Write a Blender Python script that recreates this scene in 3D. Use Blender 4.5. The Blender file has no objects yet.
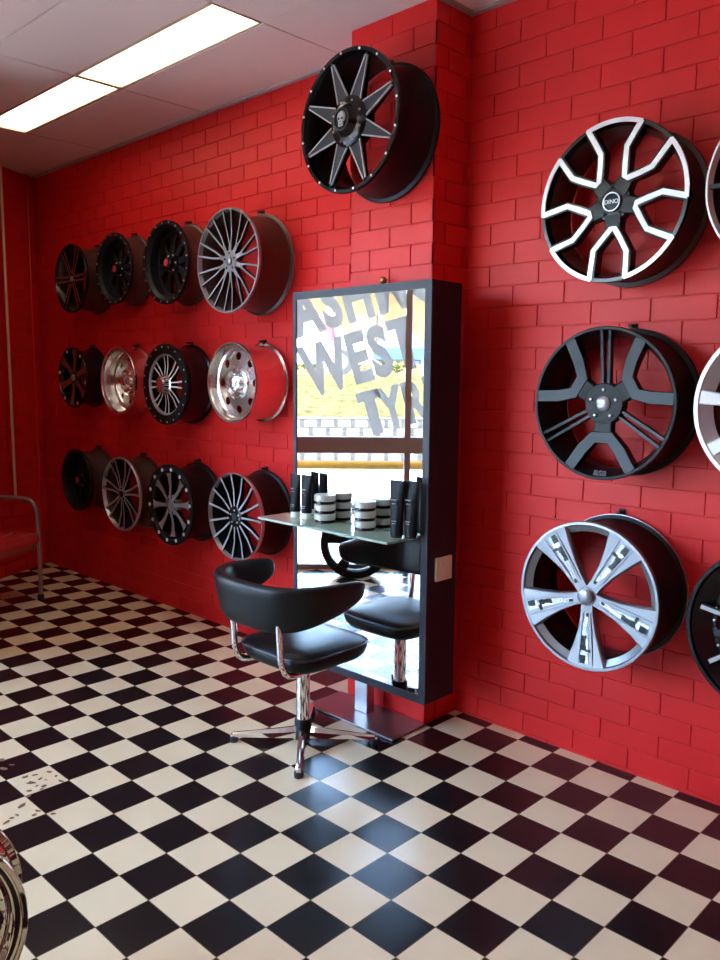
import bpy, bmesh, math, random
from mathutils import Vector, Matrix
random.seed(7)
T = 0.172            # one floor tile in metres; positions below are in tiles, multiplied by T
PI = math.pi
SC = bpy.context.scene
COL = SC.collection

# ------------------------------------------------------------------ materials
def mat(name, col, rough=0.5, metal=0.0, coat=0.0, bump=0.0, bscale=60, vary=0.0, vscale=6, spec=0.5, coat_r=0.05):
    m = bpy.data.materials.new(name); m.use_nodes = True
    nt = m.node_tree; b = nt.nodes['Principled BSDF']
    b.inputs['Base Color'].default_value = (*col, 1)
    b.inputs['Roughness'].default_value = rough
    b.inputs['Metallic'].default_value = metal
    b.inputs['Coat Weight'].default_value = coat
    b.inputs['Coat Roughness'].default_value = coat_r
    b.inputs['Specular IOR Level'].default_value = spec
    tc = nt.nodes.new('ShaderNodeTexCoord')
    if vary > 0:
        n = nt.nodes.new('ShaderNodeTexNoise'); n.inputs['Scale'].default_value = vscale
        n.inputs['Detail'].default_value = 4
        nt.links.new(tc.outputs['Object'], n.inputs['Vector'])
        mx = nt.nodes.new('ShaderNodeMix'); mx.data_type = 'RGBA'
        mx.inputs[6].default_value = (*[c*(1-vary) for c in col], 1)
        mx.inputs[7].default_value = (*[min(1, c*(1+vary)) for c in col], 1)
        nt.links.new(n.outputs['Fac'], mx.inputs[0]); nt.links.new(mx.outputs[2], b.inputs['Base Color'])
    if bump > 0:
        n = nt.nodes.new('ShaderNodeTexNoise'); n.inputs['Scale'].default_value = bscale
        n.inputs['Detail'].default_value = 3
        nt.links.new(tc.outputs['Object'], n.inputs['Vector'])
        bp = nt.nodes.new('ShaderNodeBump'); bp.inputs['Strength'].default_value = bump
        bp.inputs['Distance'].default_value = 0.002
        nt.links.new(n.outputs['Fac'], bp.inputs['Height']); nt.links.new(bp.outputs['Normal'], b.inputs['Normal'])
    return m

M = {}
M['red'] = mat('red_painted_brick', (0.66, 0.014, 0.014), 0.45, bump=0.3, bscale=45, vary=0.06, vscale=5, spec=0.3)
M['cream_wall'] = mat('cream_plaster', (0.55, 0.5, 0.44), 0.7, bump=0.1)
M['ceiling'] = mat('ceiling_panel', (0.78, 0.68, 0.63), 0.75, bump=0.05, vary=0.03, vscale=2)
M['joint'] = mat('ceiling_joint', (0.10, 0.07, 0.07), 0.8)
M['trim'] = mat('ceiling_trim', (0.42, 0.36, 0.35), 0.5)
M['alu'] = mat('window_aluminium', (0.30, 0.26, 0.23), 0.4, 0.35)
M['gblack'] = mat('gloss_black', (0.005, 0.005, 0.006), 0.2, 0.0, coat=0.0, spec=0.4)
M['mblack'] = mat('satin_black', (0.006, 0.006, 0.007), 0.42, spec=0.22)
M['dgrey'] = mat('matte_charcoal', (0.026, 0.032, 0.039), 0.42, 0.2, spec=0.35)
M['gun'] = mat('gunmetal', (0.33, 0.31, 0.32), 0.34, 0.6)
M['bronze'] = mat('brown_barrel', (0.085, 0.055, 0.045), 0.38, 0.55)
M['silver'] = mat('silver_paint', (0.26, 0.27, 0.29), 0.28, 0.65, coat=0.3)
M['mach'] = mat('machined_face', (0.74, 0.75, 0.79), 0.30, 0.25)
M['mach_d'] = mat('machined_dull', (0.50, 0.50, 0.52), 0.34, 0.7)
M['chrome'] = mat('chrome', (0.85, 0.85, 0.86), 0.05, 1.0)
M['polish'] = mat('polished_alloy', (0.86, 0.85, 0.83), 0.2, 1.0)
M['polish_d'] = mat('dark_polished_alloy', (0.50, 0.49, 0.46), 0.12, 1.0)
M['goldchrome'] = mat('smoky_chrome', (0.50, 0.46, 0.38), 0.05, 1.0)
M['copper'] = mat('copper_and_red_sheen', (0.24, 0.07, 0.06), 0.35, 0.6)  # coppery paint; on the broad-spoked rim, painted red reflections
M['redcap'] = mat('red_cap', (0.45, 0.03, 0.05), 0.3)
M['skull'] = mat('skull_grey', (0.32, 0.31, 0.31), 0.45, 0.2)
M['navy'] = mat('black_cabinet', (0.012, 0.010, 0.016), 0.45, bump=0.05, spec=0.2)
M['bezel'] = mat('slate_bezel', (0.020, 0.020, 0.028), 0.4, spec=0.3)
M['steel'] = mat('brushed_steel', (0.50, 0.50, 0.52), 0.32, 0.9)
M['steelpl'] = mat('steel_plate', (0.34, 0.30, 0.31), 0.28, 0.85)
M['vinyl'] = mat('black_vinyl', (0.006, 0.006, 0.007), 0.36, spec=0.28, bump=0.25, bscale=180)
M['vinyl2'] = mat('black_piping', (0.006, 0.006, 0.007), 0.3)
M['rubber'] = mat('black_rubber', (0.012, 0.012, 0.013), 0.6)
M['white'] = mat('white_plastic', (0.75, 0.74, 0.68), 0.35)
M['tin'] = mat('tin_lid', (0.42, 0.42, 0.37), 0.32, 0.2)
M['tube'] = mat('tube_black', (0.006, 0.006, 0.008), 0.45, spec=0.15)
M['print'] = mat('tube_print', (0.14, 0.15, 0.17), 0.5)
M['cream'] = mat('cream_switch', (0.80, 0.78, 0.62), 0.4)
M['brass'] = mat('brass', (0.35, 0.20, 0.06), 0.3, 0.9)
M['redvinyl'] = mat('red_vinyl_wrapped', (0.50, 0.03, 0.03), 0.22, coat=1.0, bump=0.6, bscale=14)
M['frame_brown'] = mat('wrapped_chrome_frame', (0.36, 0.28, 0.25), 0.3, 0.7, bump=0.5, bscale=40)
M['wood'] = mat('pale_rod', (0.62, 0.40, 0.26), 0.5)
M['mud'] = mat('dried_mud', (0.17, 0.075, 0.035), 0.8)
M['letter'] = mat('grey_vinyl_letter', (0.5, 0.48, 0.45), 0.6)
_nt = M['letter'].node_tree; _b = _nt.nodes['Principled BSDF']; _t = _nt.nodes.new('ShaderNodeBsdfTranslucent'); _t.inputs[0].default_value = (0.19, 0.175, 0.16, 1)
_m = _nt.nodes.new('ShaderNodeMixShader'); _m.inputs[0].default_value = 0.6; _o = [n for n in _nt.nodes if n.type == 'OUTPUT_MATERIAL'][0]
_nt.links.new(_b.outputs[0], _m.inputs[1]); _nt.links.new(_t.outputs[0], _m.inputs[2]); _nt.links.new(_m.outputs[0], _o.inputs[0])
M['concrete'] = mat('pale_concrete', (0.62, 0.60, 0.56), 0.8, bump=0.3, vary=0.06, vscale=0.6)
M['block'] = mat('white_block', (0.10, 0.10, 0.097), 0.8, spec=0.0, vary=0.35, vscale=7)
M['slot'] = mat('dark_slot', (0.02, 0.02, 0.02), 0.9)
M['yellow'] = mat('yellow_rail', (0.20, 0.095, 0.012), 0.6, spec=0.1)
M['grass'] = mat('grass_bank', (0.060, 0.055, 0.024), 0.9, spec=0.0, bump=1.0, bscale=8, vary=0.95, vscale=7)
M['leaf'] = mat('shrub_leaf', (0.02, 0.05, 0.01), 0.7, spec=0.0, vary=0.5, vscale=4)
M['blue'] = mat('blue_paint', (0.008, 0.03, 0.20), 0.35, coat=0.5)
M['carwhite'] = mat('white_car_paint', (0.65, 0.65, 0.65), 0.25, coat=0.8)
M['glassdark'] = mat('dark_glass', (0.02, 0.02, 0.025), 0.1)
M['postbrown'] = mat('brown_post', (0.05, 0.02, 0.014), 0.7)
M['housewall'] = mat('tan_wall', (0.15, 0.105, 0.055), 0.8, spec=0.0)
M['pink'] = mat('pink_cloth', (0.22, 0.025, 0.055), 0.8)
M['skin'] = mat('skin', (0.45, 0.26, 0.18), 0.6)
M['dtext'] = mat('dim_grey_print', (0.10, 0.10, 0.11), 0.6, spec=0.1)
M['peg'] = mat('black_hook', (0.01, 0.01, 0.01), 0.5)

# mirror
m = mat('mirror_silver', (0.90, 0.93, 0.93), 0.0, 1.0); M['mirror'] = m
# clear glass (thin pane): transparent + fresnel reflection
def thin_glass(name, tint):
    m = bpy.data.materials.new(name); m.use_nodes = True; nt = m.node_tree
    for n in list(nt.nodes):
        if n.type != 'OUTPUT_MATERIAL': nt.nodes.remove(n)
    out = [n for n in nt.nodes if n.type == 'OUTPUT_MATERIAL'][0]
    tr = nt.nodes.new('ShaderNodeBsdfTransparent'); tr.inputs[0].default_value = (*tint, 1)
    gl = nt.nodes.new('ShaderNodeBsdfGlossy'); gl.inputs['Roughness'].default_value = 0.0
    fr = nt.nodes.new('ShaderNodeFresnel'); fr.inputs['IOR'].default_value = 1.45
    mx = nt.nodes.new('ShaderNodeMixShader')
    nt.links.new(fr.outputs[0], mx.inputs[0]); nt.links.new(tr.outputs[0], mx.inputs[1])
    nt.links.new(gl.outputs[0], mx.inputs[2]); nt.links.new(mx.outputs[0], out.inputs[0])
    return m
M['glass'] = thin_glass('window_glass', (0.95, 0.97, 0.96))
# shelf glass: green tinted, slightly frosted underside -> part diffuse
def shelf_glass():
    m = thin_glass('green_shelf_glass', (0.50, 0.66, 0.55)); nt = m.node_tree
    out = [n for n in nt.nodes if n.type == 'OUTPUT_MATERIAL'][0]
    mx = out.inputs[0].links[0].from_node
    df = nt.nodes.new('ShaderNodeBsdfDiffuse'); df.inputs[0].default_value = (0.42, 0.55, 0.42, 1)
    m2 = nt.nodes.new('ShaderNodeMixShader'); m2.inputs[0].default_value = 0.55
    fr = mx.inputs[0].links[0].from_node
    tr = mx.inputs[1].links[0].from_node
    nt.links.new(tr.outputs[0], m2.inputs[1]); nt.links.new(df.outputs[0], m2.inputs[2])
    nt.links.new(m2.outputs[0], mx.inputs[1])
    return m
M['shelfglass'] = shelf_glass()

def emis(name, col, s):
    m = bpy.data.materials.new(name); m.use_nodes = True; nt = m.node_tree
    b = nt.nodes['Principled BSDF']; b.inputs['Base Color'].default_value = (0.8, 0.8, 0.8, 1)
    b.inputs['Emission Color'].default_value = (*col, 1); b.inputs['Emission Strength'].default_value = s
    return m
M['lamp'] = emis('fluorescent_diffuser', (1.0, 0.86, 0.68), 2.2)
M['lampside'] = mat('cream_lamp_housing', (0.75, 0.62, 0.40), 0.5)

def floor_mat():
    m = bpy.data.materials.new('checker_vinyl_floor'); m.use_nodes = True; nt = m.node_tree; L = nt.links
    b = nt.nodes['Principled BSDF']
    tc = nt.nodes.new('ShaderNodeTexCoord')
    mp = nt.nodes.new('ShaderNodeMapping'); mp.inputs['Scale'].default_value = (1/T, 1/T, 1/T)
    mp.inputs['Location'].default_value = (100.0, 100.0, 0.5)
    L.new(tc.outputs['Object'], mp.inputs['Vector'])
    ck = nt.nodes.new('ShaderNodeTexChecker'); ck.inputs['Scale'].default_value = 1.0
    ck.inputs['Color1'].default_value = (0.80, 0.66, 0.43, 1); ck.inputs['Color2'].default_value = (0.009, 0.008, 0.009, 1)
    L.new(mp.outputs[0], ck.inputs['Vector'])
    nz = nt.nodes.new('ShaderNodeTexNoise'); nz.inputs['Scale'].default_value = 7; nz.inputs['Detail'].default_value = 5
    L.new(tc.outputs['Object'], nz.inputs['Vector'])
    # soft wear
    hv = nt.nodes.new('ShaderNodeMapRange'); hv.inputs[1].default_value = 0.3; hv.inputs[2].default_value = 0.7
    hv.inputs[3].default_value = 0.97; hv.inputs[4].default_value = 1.02
    L.new(nz.outputs['Fac'], hv.inputs[0])
    ml = nt.nodes.new('ShaderNodeVectorMath'); ml.operation = 'SCALE'
    L.new(ck.outputs['Color'], ml.inputs[0]); L.new(hv.outputs[0], ml.inputs['Scale'])
    # seam lines
    sp = nt.nodes.new('ShaderNodeSeparateXYZ'); L.new(mp.outputs[0], sp.inputs[0])
    ds = []
    for i in (0, 1):
        p = nt.nodes.new('ShaderNodeMath'); p.operation = 'PINGPONG'; p.inputs[1].default_value = 0.5
        L.new(sp.outputs[i], p.inputs[0]); ds.append(p)
    mn = nt.nodes.new('ShaderNodeMath'); mn.operation = 'MINIMUM'
    L.new(ds[0].outputs[0], mn.inputs[0]); L.new(ds[1].outputs[0], mn.inputs[1])
    lt = nt.nodes.new('ShaderNodeMath'); lt.operation = 'LESS_THAN'; lt.inputs[1].default_value = 0.008
    L.new(mn.outputs[0], lt.inputs[0])
    mx = nt.nodes.new('ShaderNodeMix'); mx.data_type = 'RGBA'; mx.inputs[7].default_value = (0.16, 0.10, 0.06, 1)
    L.new(lt.outputs[0], mx.inputs[0]); L.new(ml.outputs[0], mx.inputs[6])
    L.new(mx.outputs[2], b.inputs['Base Color'])
    rr = nt.nodes.new('ShaderNodeMapRange'); rr.inputs[3].default_value = 0.22; rr.inputs[4].default_value = 0.27
    L.new(nz.outputs['Fac'], rr.inputs[0]); L.new(rr.outputs[0], b.inputs['Roughness'])
    n2 = nt.nodes.new('ShaderNodeTexNoise'); n2.inputs['Scale'].default_value = 3.0
    L.new(tc.outputs['Object'], n2.inputs['Vector'])
    bp = nt.nodes.new('ShaderNodeBump'); bp.inputs['Strength'].default_value = 0.06; bp.inputs['Distance'].default_value = 0.003
    L.new(n2.outputs['Fac'], bp.inputs['Height']); L.new(bp.outputs['Normal'], b.inputs['Normal'])
    return m
M['floor'] = floor_mat()

# ------------------------------------------------------------------ helpers
def link(o, parent=None):
    COL.objects.link(o)
    if parent is not None: o.parent = parent
    return o
def obj(name, bm, mats, parent=None, smooth=True, loc=None, bevel=0.0, angle=35):
    me = bpy.data.meshes.new(name)
    bmesh.ops.recalc_face_normals(bm, faces=bm.faces)
    bm.to_mesh(me); bm.free()
    for k in (mats if isinstance(mats, (list, tuple)) else [mats]): me.materials.append(M[k])
    if smooth:
        for p in me.polygons: p.use_smooth = True
        me.set_sharp_from_angle(angle=math.radians(angle))
    o = bpy.data.objects.new(name, me)
    if loc is not None: o.location = loc
    if bevel > 0:
        md = o.modifiers.new('bevel', 'BEVEL'); md.width = bevel; md.segments = 2; md.limit_method = 'ANGLE'
    return link(o, parent)
def thing(name, label, cat, loc=(0, 0, 0), rz=0, group=None):
    o = bpy.data.objects.new(name, None); o.empty_display_size = 0.1
    o.location = loc; o.rotation_euler = (0, 0, rz); link(o)
    return tag(o, label, cat, group)
def tag(o, label=None, cat=None, group=None, kind=None):
    if label: o['label'] = label
    if cat: o['category'] = cat
    if group: o['group'] = group
    if kind: o['kind'] = kind
    return o
def struct(o): o['kind'] = 'structure'; return o
def dup(root, loc, label=None, group=None, rz=None):
    r = root.copy(); COL.objects.link(r); r.location = loc
    if rz is not None: r.rotation_euler = (0, 0, rz)
    if label: r['label'] = label
    if group: r['group'] = group
    for ch in list(root.children):
        c = ch.copy(); COL.objects.link(c); c.parent = r
        for g in ch.children:
            d = g.copy(); COL.objects.link(d); d.parent = c
    return r
def box(bm, x0, x1, y0, y1, z0, z1, mi=0):
    vs = [bm.verts.new(p) for p in ((x0,y0,z0),(x1,y0,z0),(x1,y1,z0),(x0,y1,z0),(x0,y0,z1),(x1,y0,z1),(x1,y1,z1),(x0,y1,z1))]
    for f in ((0,3,2,1),(4,5,6,7),(0,1,5,4),(1,2,6,5),(2,3,7,6),(3,0,4,7)):
        fc = bm.faces.new([vs[i] for i in f]); fc.material_index = mi
def lathe(bm, prof, seg=64, mi=0, axis='y', c=(0,0,0), closed=False):
    rings = []
    for r, h in prof:
        ring = []
        for i in range(seg):
            a = 2*PI*i/seg
            if axis == 'y': p = (c[0]+r*math.cos(a), c[1]+h, c[2]+r*math.sin(a))
            else: p = (c[0]+r*math.cos(a), c[1]+r*math.sin(a), c[2]+h)
            ring.append(bm.verts.new(p))
        rings.append(ring)
    n = len(rings)
    for k in range(n if closed else n-1):
        A, B = rings[k], rings[(k+1) % n]
        for i in range(seg):
            f = bm.faces.new((A[i], A[(i+1) % seg], B[(i+1) % seg], B[i])); f.material_index = mi
    return rings
def capped(bm, prof, seg=32, mi=0, axis='y', c=(0,0,0)):
    rs = lathe(bm, prof, seg, mi, axis, c)
    for r in (rs[0], rs[-1]):
        f = bm.faces.new(r); f.material_index = mi
def strip(bm, st, fw=0.82, mi_side=0, mi_front=0):
    """st: stations (x, z, halfwidth, yfront, yback) along a path in the face plane"""
    rows = []
    for i, (x, z, w, yf, yb) in enumerate(st):
        a = Vector(st[max(0, i-1)][:2]); b = Vector(st[min(len(st)-1, i+1)][:2])
        d = (b-a).normalized(); p = Vector((-d.y, d.x))
        ch = w*(1-fw)*1.0
        row = []
        for s, yy in ((-1, yb), (-1, yf+ch), (-fw, yf), (fw, yf), (1, yf+ch), (1, yb)):
            row.append(bm.verts.new((x+p.x*w*s, yy, z+p.y*w*s)))
        rows.append(row)
    for A, B in zip(rows, rows[1:]):
        for j in range(6):
            f = bm.faces.new((A[j], A[(j+1) % 6], B[(j+1) % 6], B[j])); f.material_index = mi_front if j == 2 else mi_side
    bm.faces.new(rows[0]).material_index = mi_side
    bm.faces.new(rows[-1]).material_index = mi_side
def tube(bm, pts, r, seg=12, mi=0, rs=None):
    pts = [Vector(p) for p in pts]; prev = None; rings = []
    for i, p in enumerate(pts):
        d = (pts[min(i+1, len(pts)-1)]-pts[max(i-1, 0)]).normalized()
        if prev is None:
            a = d.orthogonal().normalized()
        else:
            a = (prev - d*prev.dot(d)).normalized()
        prev = a; b = d.cross(a); rr = rs[i] if rs else r
        rings.append([bm.verts.new(p+a*rr*math.cos(2*PI*k/seg)+b*rr*math.sin(2*PI*k/seg)) for k in range(seg)])
    for A, B in zip(rings, rings[1:]):
        for k in range(seg):
            bm.faces.new((A[k], A[(k+1) % seg], B[(k+1) % seg], B[k])).material_index = mi
    bm.faces.new(rings[0]).material_index = mi; bm.faces.new(rings[-1]).material_index = mi
def smooth_path(pts, n=6):
    pts = [Vector(p) for p in pts]; out = []
    for i in range(len(pts)-1):
        p0 = pts[max(i-1, 0)]; p1 = pts[i]; p2 = pts[i+1]; p3 = pts[min(i+2, len(pts)-1)]
        for k in range(n):
            t = k/n
            out.append(0.5*((2*p1)+(p2-p0)*t+(2*p0-5*p1+4*p2-p3)*t*t+(3*p1-p0-3*p2+p3)*t**3))
    out.append(pts[-1]); return out
def text_obj(name, s, size, mats, parent, loc, rot, extrude=0.001, offset=0.0, shear=0.0, xs=1.0, left=False, space=1.0):
    cu = bpy.data.curves.new(name, 'FONT'); cu.body = s; cu.size = size; cu.extrude = extrude; cu.offset = offset
    cu.shear = shear; cu.align_x = 'LEFT' if left else 'CENTER'; cu.align_y = 'BOTTOM_BASELINE' if left else 'CENTER'; cu.space_character = space; cu.resolution_u = 3
    tmp = bpy.data.objects.new('tmp', cu); COL.objects.link(tmp)
    bpy.context.view_layer.update()
    me = bpy.data.meshes.new_from_object(tmp.evaluated_get(bpy.context.evaluated_depsgraph_get()))
    bpy.data.objects.remove(tmp)
    me.materials.clear(); me.materials.append(M[mats])
    o = bpy.data.objects.new(name, me); o.location = loc; o.rotation_euler = rot; o.scale = (xs, 1, 1)
    return link(o, parent)
def fan(bm, pts, mi=0):
    f = bm.faces.new([bm.verts.new(p) for p in pts]); f.material_index = mi; return f

# ------------------------------------------------------------------ camera
f_px, yaw, pitch, roll, cu_, cv_, ch_ = 813.8543, 2.3432704, -0.1269214, 0.0078907, 6.7983650, -12.8935678, 9.1105802
cam = bpy.data.cameras.new('camera'); cam.sensor_fit = 'VERTICAL'; cam.sensor_height = 36; cam.sensor_width = 27
cam.lens = f_px*36/960; cam.clip_start = 0.05; cam.clip_end = 500
co = bpy.data.objects.new('camera', cam); COL.objects.link(co)
cy, sy, cp, sp_ = math.cos(yaw), math.sin(yaw), math.cos(pitch), math.sin(pitch)
F = Vector((cy*cp, sy*cp, sp_)); R0 = Vector((sy, -cy, 0)); U0 = R0.cross(F)
Rr = R0*math.cos(roll)+U0*math.sin(roll); Ur = -R0*math.sin(roll)+U0*math.cos(roll)
mw = Matrix((Rr, Ur, -F)).transposed().to_4x4(); mw.translation = Vector((cu_, cv_, ch_))*T
co.matrix_world = mw
SC.camera = co

# ------------------------------------------------------------------ the setting
H = 18.03; VW = 4.35
cornerA = (-31.1, 4.35); cornerB = (-27.0, -3.0); cornerC = (-0.4, -29.6); cornerD = (22.0, -29.6); cornerE = (22.0, 4.35)
bm = bmesh.new()
poly = [(-31.6, 4.6), cornerB, (cornerB[0]-0.6, cornerB[1]-0.6), (cornerC[0]-0.6, cornerC[1]-0.6), (22.3, -30.2), (22.3, 4.6)]
poly = [(-31.6, 4.6), (-27.7, -3.1), (-1.0, -30.2), (22.3, -30.2), (22.3, 4.6)]
top = [bm.verts.new((a*T, b*T, 0)) for a, b in poly]; bot = [bm.verts.new((a*T, b*T, -0.08)) for a, b in poly]
bm.faces.new(top); bm.faces.new(bot)
for i in range(5): bm.faces.new((top[i], top[(i+1) % 5], bot[(i+1) % 5], bot[i]))
struct(obj('floor', bm, 'floor', smooth=False))

CO = 0.5125; BL = 1.421
def brick_wall(bm, P, a0, a1, z0, z1, phase, side_parity=0):
    """P(a,d,z)->world (tile units). phase: position of a head joint in even rows"""
    g = 0.015; ch = 0.008; dep = 0.032
    k = -4
    while True:
        zc = 16.735-CO*k; k += 1
        lo, hi = zc-CO/2, zc+CO/2
        if lo > z1: continue
        if hi < z0: break
        lo = max(lo, z0-0.05); hi = min(hi, z1+0.05)
        if hi-lo < 0.08: continue
        off = phase + (BL/2 if ((k-1+side_parity) % 2) else 0)
        n0 = math.floor((a0-off)/BL)
        n = n0
        while off+n*BL < a1:
            x0 = off+n*BL; x1 = x0+BL; n += 1
            e0 = x0 < a0; e1 = x1 > a1
            x0 = max(x0, a0); x1 = min(x1, a1)
            if x1-x0 < 0.08: continue
            g0 = 0 if e0 else g; g1 = 0 if e1 else g
            o = [(x0+g0, lo+g), (x1-g1, lo+g), (x1-g1, hi-g), (x0+g0, hi-g)]
            i_ = [(x0+g0+(0 if e0 else ch), lo+g+ch), (x1-g1-(0 if e1 else ch), lo+g+ch), (x1-g1-(0 if e1 else ch), hi-g-ch), (x0+g0+(0 if e0 else ch), hi-g-ch)]
            vb = [bm.verts.new(Vector(P(x, -dep, z))*T) for x, z in o]
            vm = [bm.verts.new(Vector(P(x, -ch*0.6, z))*T) for x, z in o]
            vf = [bm.verts.new(Vector(P(x, 0, z))*T) for x, z in i_]
            bm.faces.new(vf)
            for j in range(4):
                bm.faces.new((vb[j], vb[(j+1) % 4], vm[(j+1) % 4], vm[j]))
                bm.faces.new((vm[j], vm[(j+1) % 4], vf[(j+1) % 4], vf[j]))
    # mortar back plane and wall body
    q = [Vector(P(a, -dep*0.92, z))*T for a, z in ((a0, z0), (a1, z0), (a1, z1), (a0, z1))]
    bm.faces.new([bm.verts.new(v) for v in q])
    q = [Vector(P(a, -0.7, z))*T for a, z in ((a0, z0), (a1, z0), (a1, z1), (a0, z1))]
    bm.faces.new([bm.verts.new(v) for v in q])

def nonorm_obj(name, bm, m):
    me = bpy.data.meshes.new(name); bmesh.ops.recalc_face_normals(bm, faces=bm.faces); bm.to_mesh(me); bm.free()
    me.materials.append(M[m]); o = bpy.data.objects.new(name, me); return link(o)
bm = bmesh.new()
brick_wall(bm, lambda a, d, z: (a, VW-d, z), -31.1, 22.0, 0, H, -4.09)
box(bm, -34*T, 22.6*T, (VW+0.1)*T, (VW+0.8)*T, 0, (H+0.9)*T)
struct(nonorm_obj('wall_back', bm, 'red'))
# brick pier
PV = 3.0; PR = -6.27; PL = PR-2*BL
bm = bmesh.new()
brick_wall(bm, lambda a, d, z: (a, PV-d, z), PL, PR, 0, H, PR, side_parity=0)
brick_wall(bm, lambda a, d, z: (PR+d, a, z), PV, VW, 0, H, 90.0+PV+0.0)
brick_wall(bm, lambda a, d, z: (PL-d, a, z), PV, VW, 0, H, 90.0+PV)
struct(nonorm_obj('wall_pier', bm, 'red'))
# left end wall, at an acute angle
dB = Vector((cornerB[0]-cornerA[0], cornerB[1]-cornerA[1], 0)); LB = dB.length; dB.normalize(); nB = Vector((-dB.y, dB.x, 0))
bm = bmesh.new()
brick_wall(bm, lambda a, d, z: (cornerA[0]+dB.x*a+nB.x*d, cornerA[1]+dB.y*a+nB.y*d, z), 0.0, LB, 0, H, 0.3)
q0 = Vector((cornerA[0], cornerA[1], 0)); pts = [q0-dB*3-nB*0.1, q0+dB*(LB+0.3)-nB*0.1, q0+dB*(LB+0.3)-nB*1.0, q0-dB*3-nB*1.0]
for zz in (0,): 
    lo_ = [bm.verts.new((p.x*T, p.y*T, 0)) for p in pts]; hi_ = [bm.verts.new((p.x*T, p.y*T, (H+0.9)*T)) for p in pts]
    bm.faces.new(lo_); bm.faces.new(hi_)
    for i in range(4): bm.faces.new((lo_[i], lo_[(i+1) % 4], hi_[(i+1) % 4], hi_[i]))
struct(nonorm_obj('wall_left', bm, 'red'))
# closing walls behind the photographer
bm = bmesh.new(); box(bm, 22.0*T, 22.6*T, -30.2*T, 4.9*T, 0, (H+0.9)*T); struct(obj('wall_right', bm, 'red', smooth=False))
bm = bmesh.new(); box(bm, -1.0*T, 22.6*T, -30.2*T, -29.6*T, 0, (H+0.9)*T); struct(obj('wall_rear', bm, 'red', smooth=False))

# ceiling: separate panels with dark joints, one mesh
bm = bmesh.new()
def inside_x(v):   # left limit of the room at this v
    pts = [(-31.6, 4.9), (-27.7, -3.1), (-1.0, -30.2)]
    if v > -3.1: t = (v-4.9)/(-3.1-4.9); return -31.6+t*3.9
    t = (v+3.1)/(-27.1); return -27.7+t*26.7
us = [-31.6, -24.44, -17.50, -10.45, -3.4, 3.6, 10.6, 17.6, 22.4]
vsd = [4.9, 0.0, -2.98, -6.5, -10.0, -13.5, -17.0, -20.5, -24.0, -27.5, -30.2]
vsd = [4.9, 1.17, -0.47, -2.98, -6.5, -10.0, -11.64, -15.2, -18.7, -22.2, -23.84, -27.5, -30.2]
LIGHTS = [(-17.46, -10.50, 0.35), (-24.44, -17.56, 0.35)]
LIGHTS += [(us[i]+0.04, us[i+1]-0.04, -10.82) for i in (2, 3, 4, 5)] + [(us[i]+0.04, us[i+1]-0.04, -23.02) for i in (4, 5)]  # unseen extra lights, added to brighten the near floor and right wall
g = 0.025
for i in range(len(us)-1):
    for j in range(len(vsd)-1):
        u0, u1, v1, v0 = us[i], us[i+1], vsd[j], vsd[j+1]
        if (j == 1 and i in (1, 2)) or (j == 5 and i in (2, 3, 4, 5)) or (j == 9 and i in (4, 5)): continue       # seen and added troffers sit here
        gg = g; gj = g if j not in (0, 1) else 0.004
        xs0 = max(u0+gg, inside_x((v0+v1)/2)-1.5)
        if xs0 >= u1-gg: continue
        box(bm, xs0*T, (u1-gg)*T, (v0+(0.004 if j in (0, 1) else g))*T, (v1-gj)*T, H*T, (H+0.12)*T)
pl = [(-31.9, 4.9), (-28.0, -3.1), (-1.2, -30.5), (22.6, -30.5), (22.6, 4.9)]
for hz in (0.125, 0.9):
    pass
o = obj('ceiling', bm, 'ceiling', smooth=False); struct(o)
bm = bmesh.new()
tp = [bm.verts.new((a*T, b*T, (H+0.95)*T)) for a, b in pl]; bt = [bm.verts.new((a*T, b*T, (H+0.85)*T)) for a, b in pl]
bm.faces.new(tp); bm.faces.new(bt)
for i in range(5): bm.faces.new((tp[i], tp[(i+1) % 5], bt[(i+1) % 5], bt[i]))
struct(obj('ceiling', bm, 'joint', smooth=False))
bm = bmesh.new()   # T-bars lying in the joints
for u0 in us[1:-1]:
    box(bm, (u0-0.03)*T, (u0+0.03)*T, max(-30, -31+0)*T, 4.3*T, (H+0.06)*T, (H+0.10)*T)
struct(obj('trim_1', bm, 'joint', smooth=False))
bm = bmesh.new()   # pale bead along the red walls
box(bm, -31.0*T, PL*T, (VW-0.16)*T, (VW-0.001)*T, (H-0.07)*T, (H-0.002)*T)
box(bm, (PR)*T, 22.0*T, (VW-0.16)*T, (VW-0.001)*T, (H-0.07)*T, (H-0.002)*T)
box(bm, (PR+0.001)*T, (PR+0.16)*T, (PV)*T, (VW-0.16)*T, (H-0.07)*T, (H-0.002)*T)
struct(obj('trim_2', bm, 'trim', smooth=False))

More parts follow.
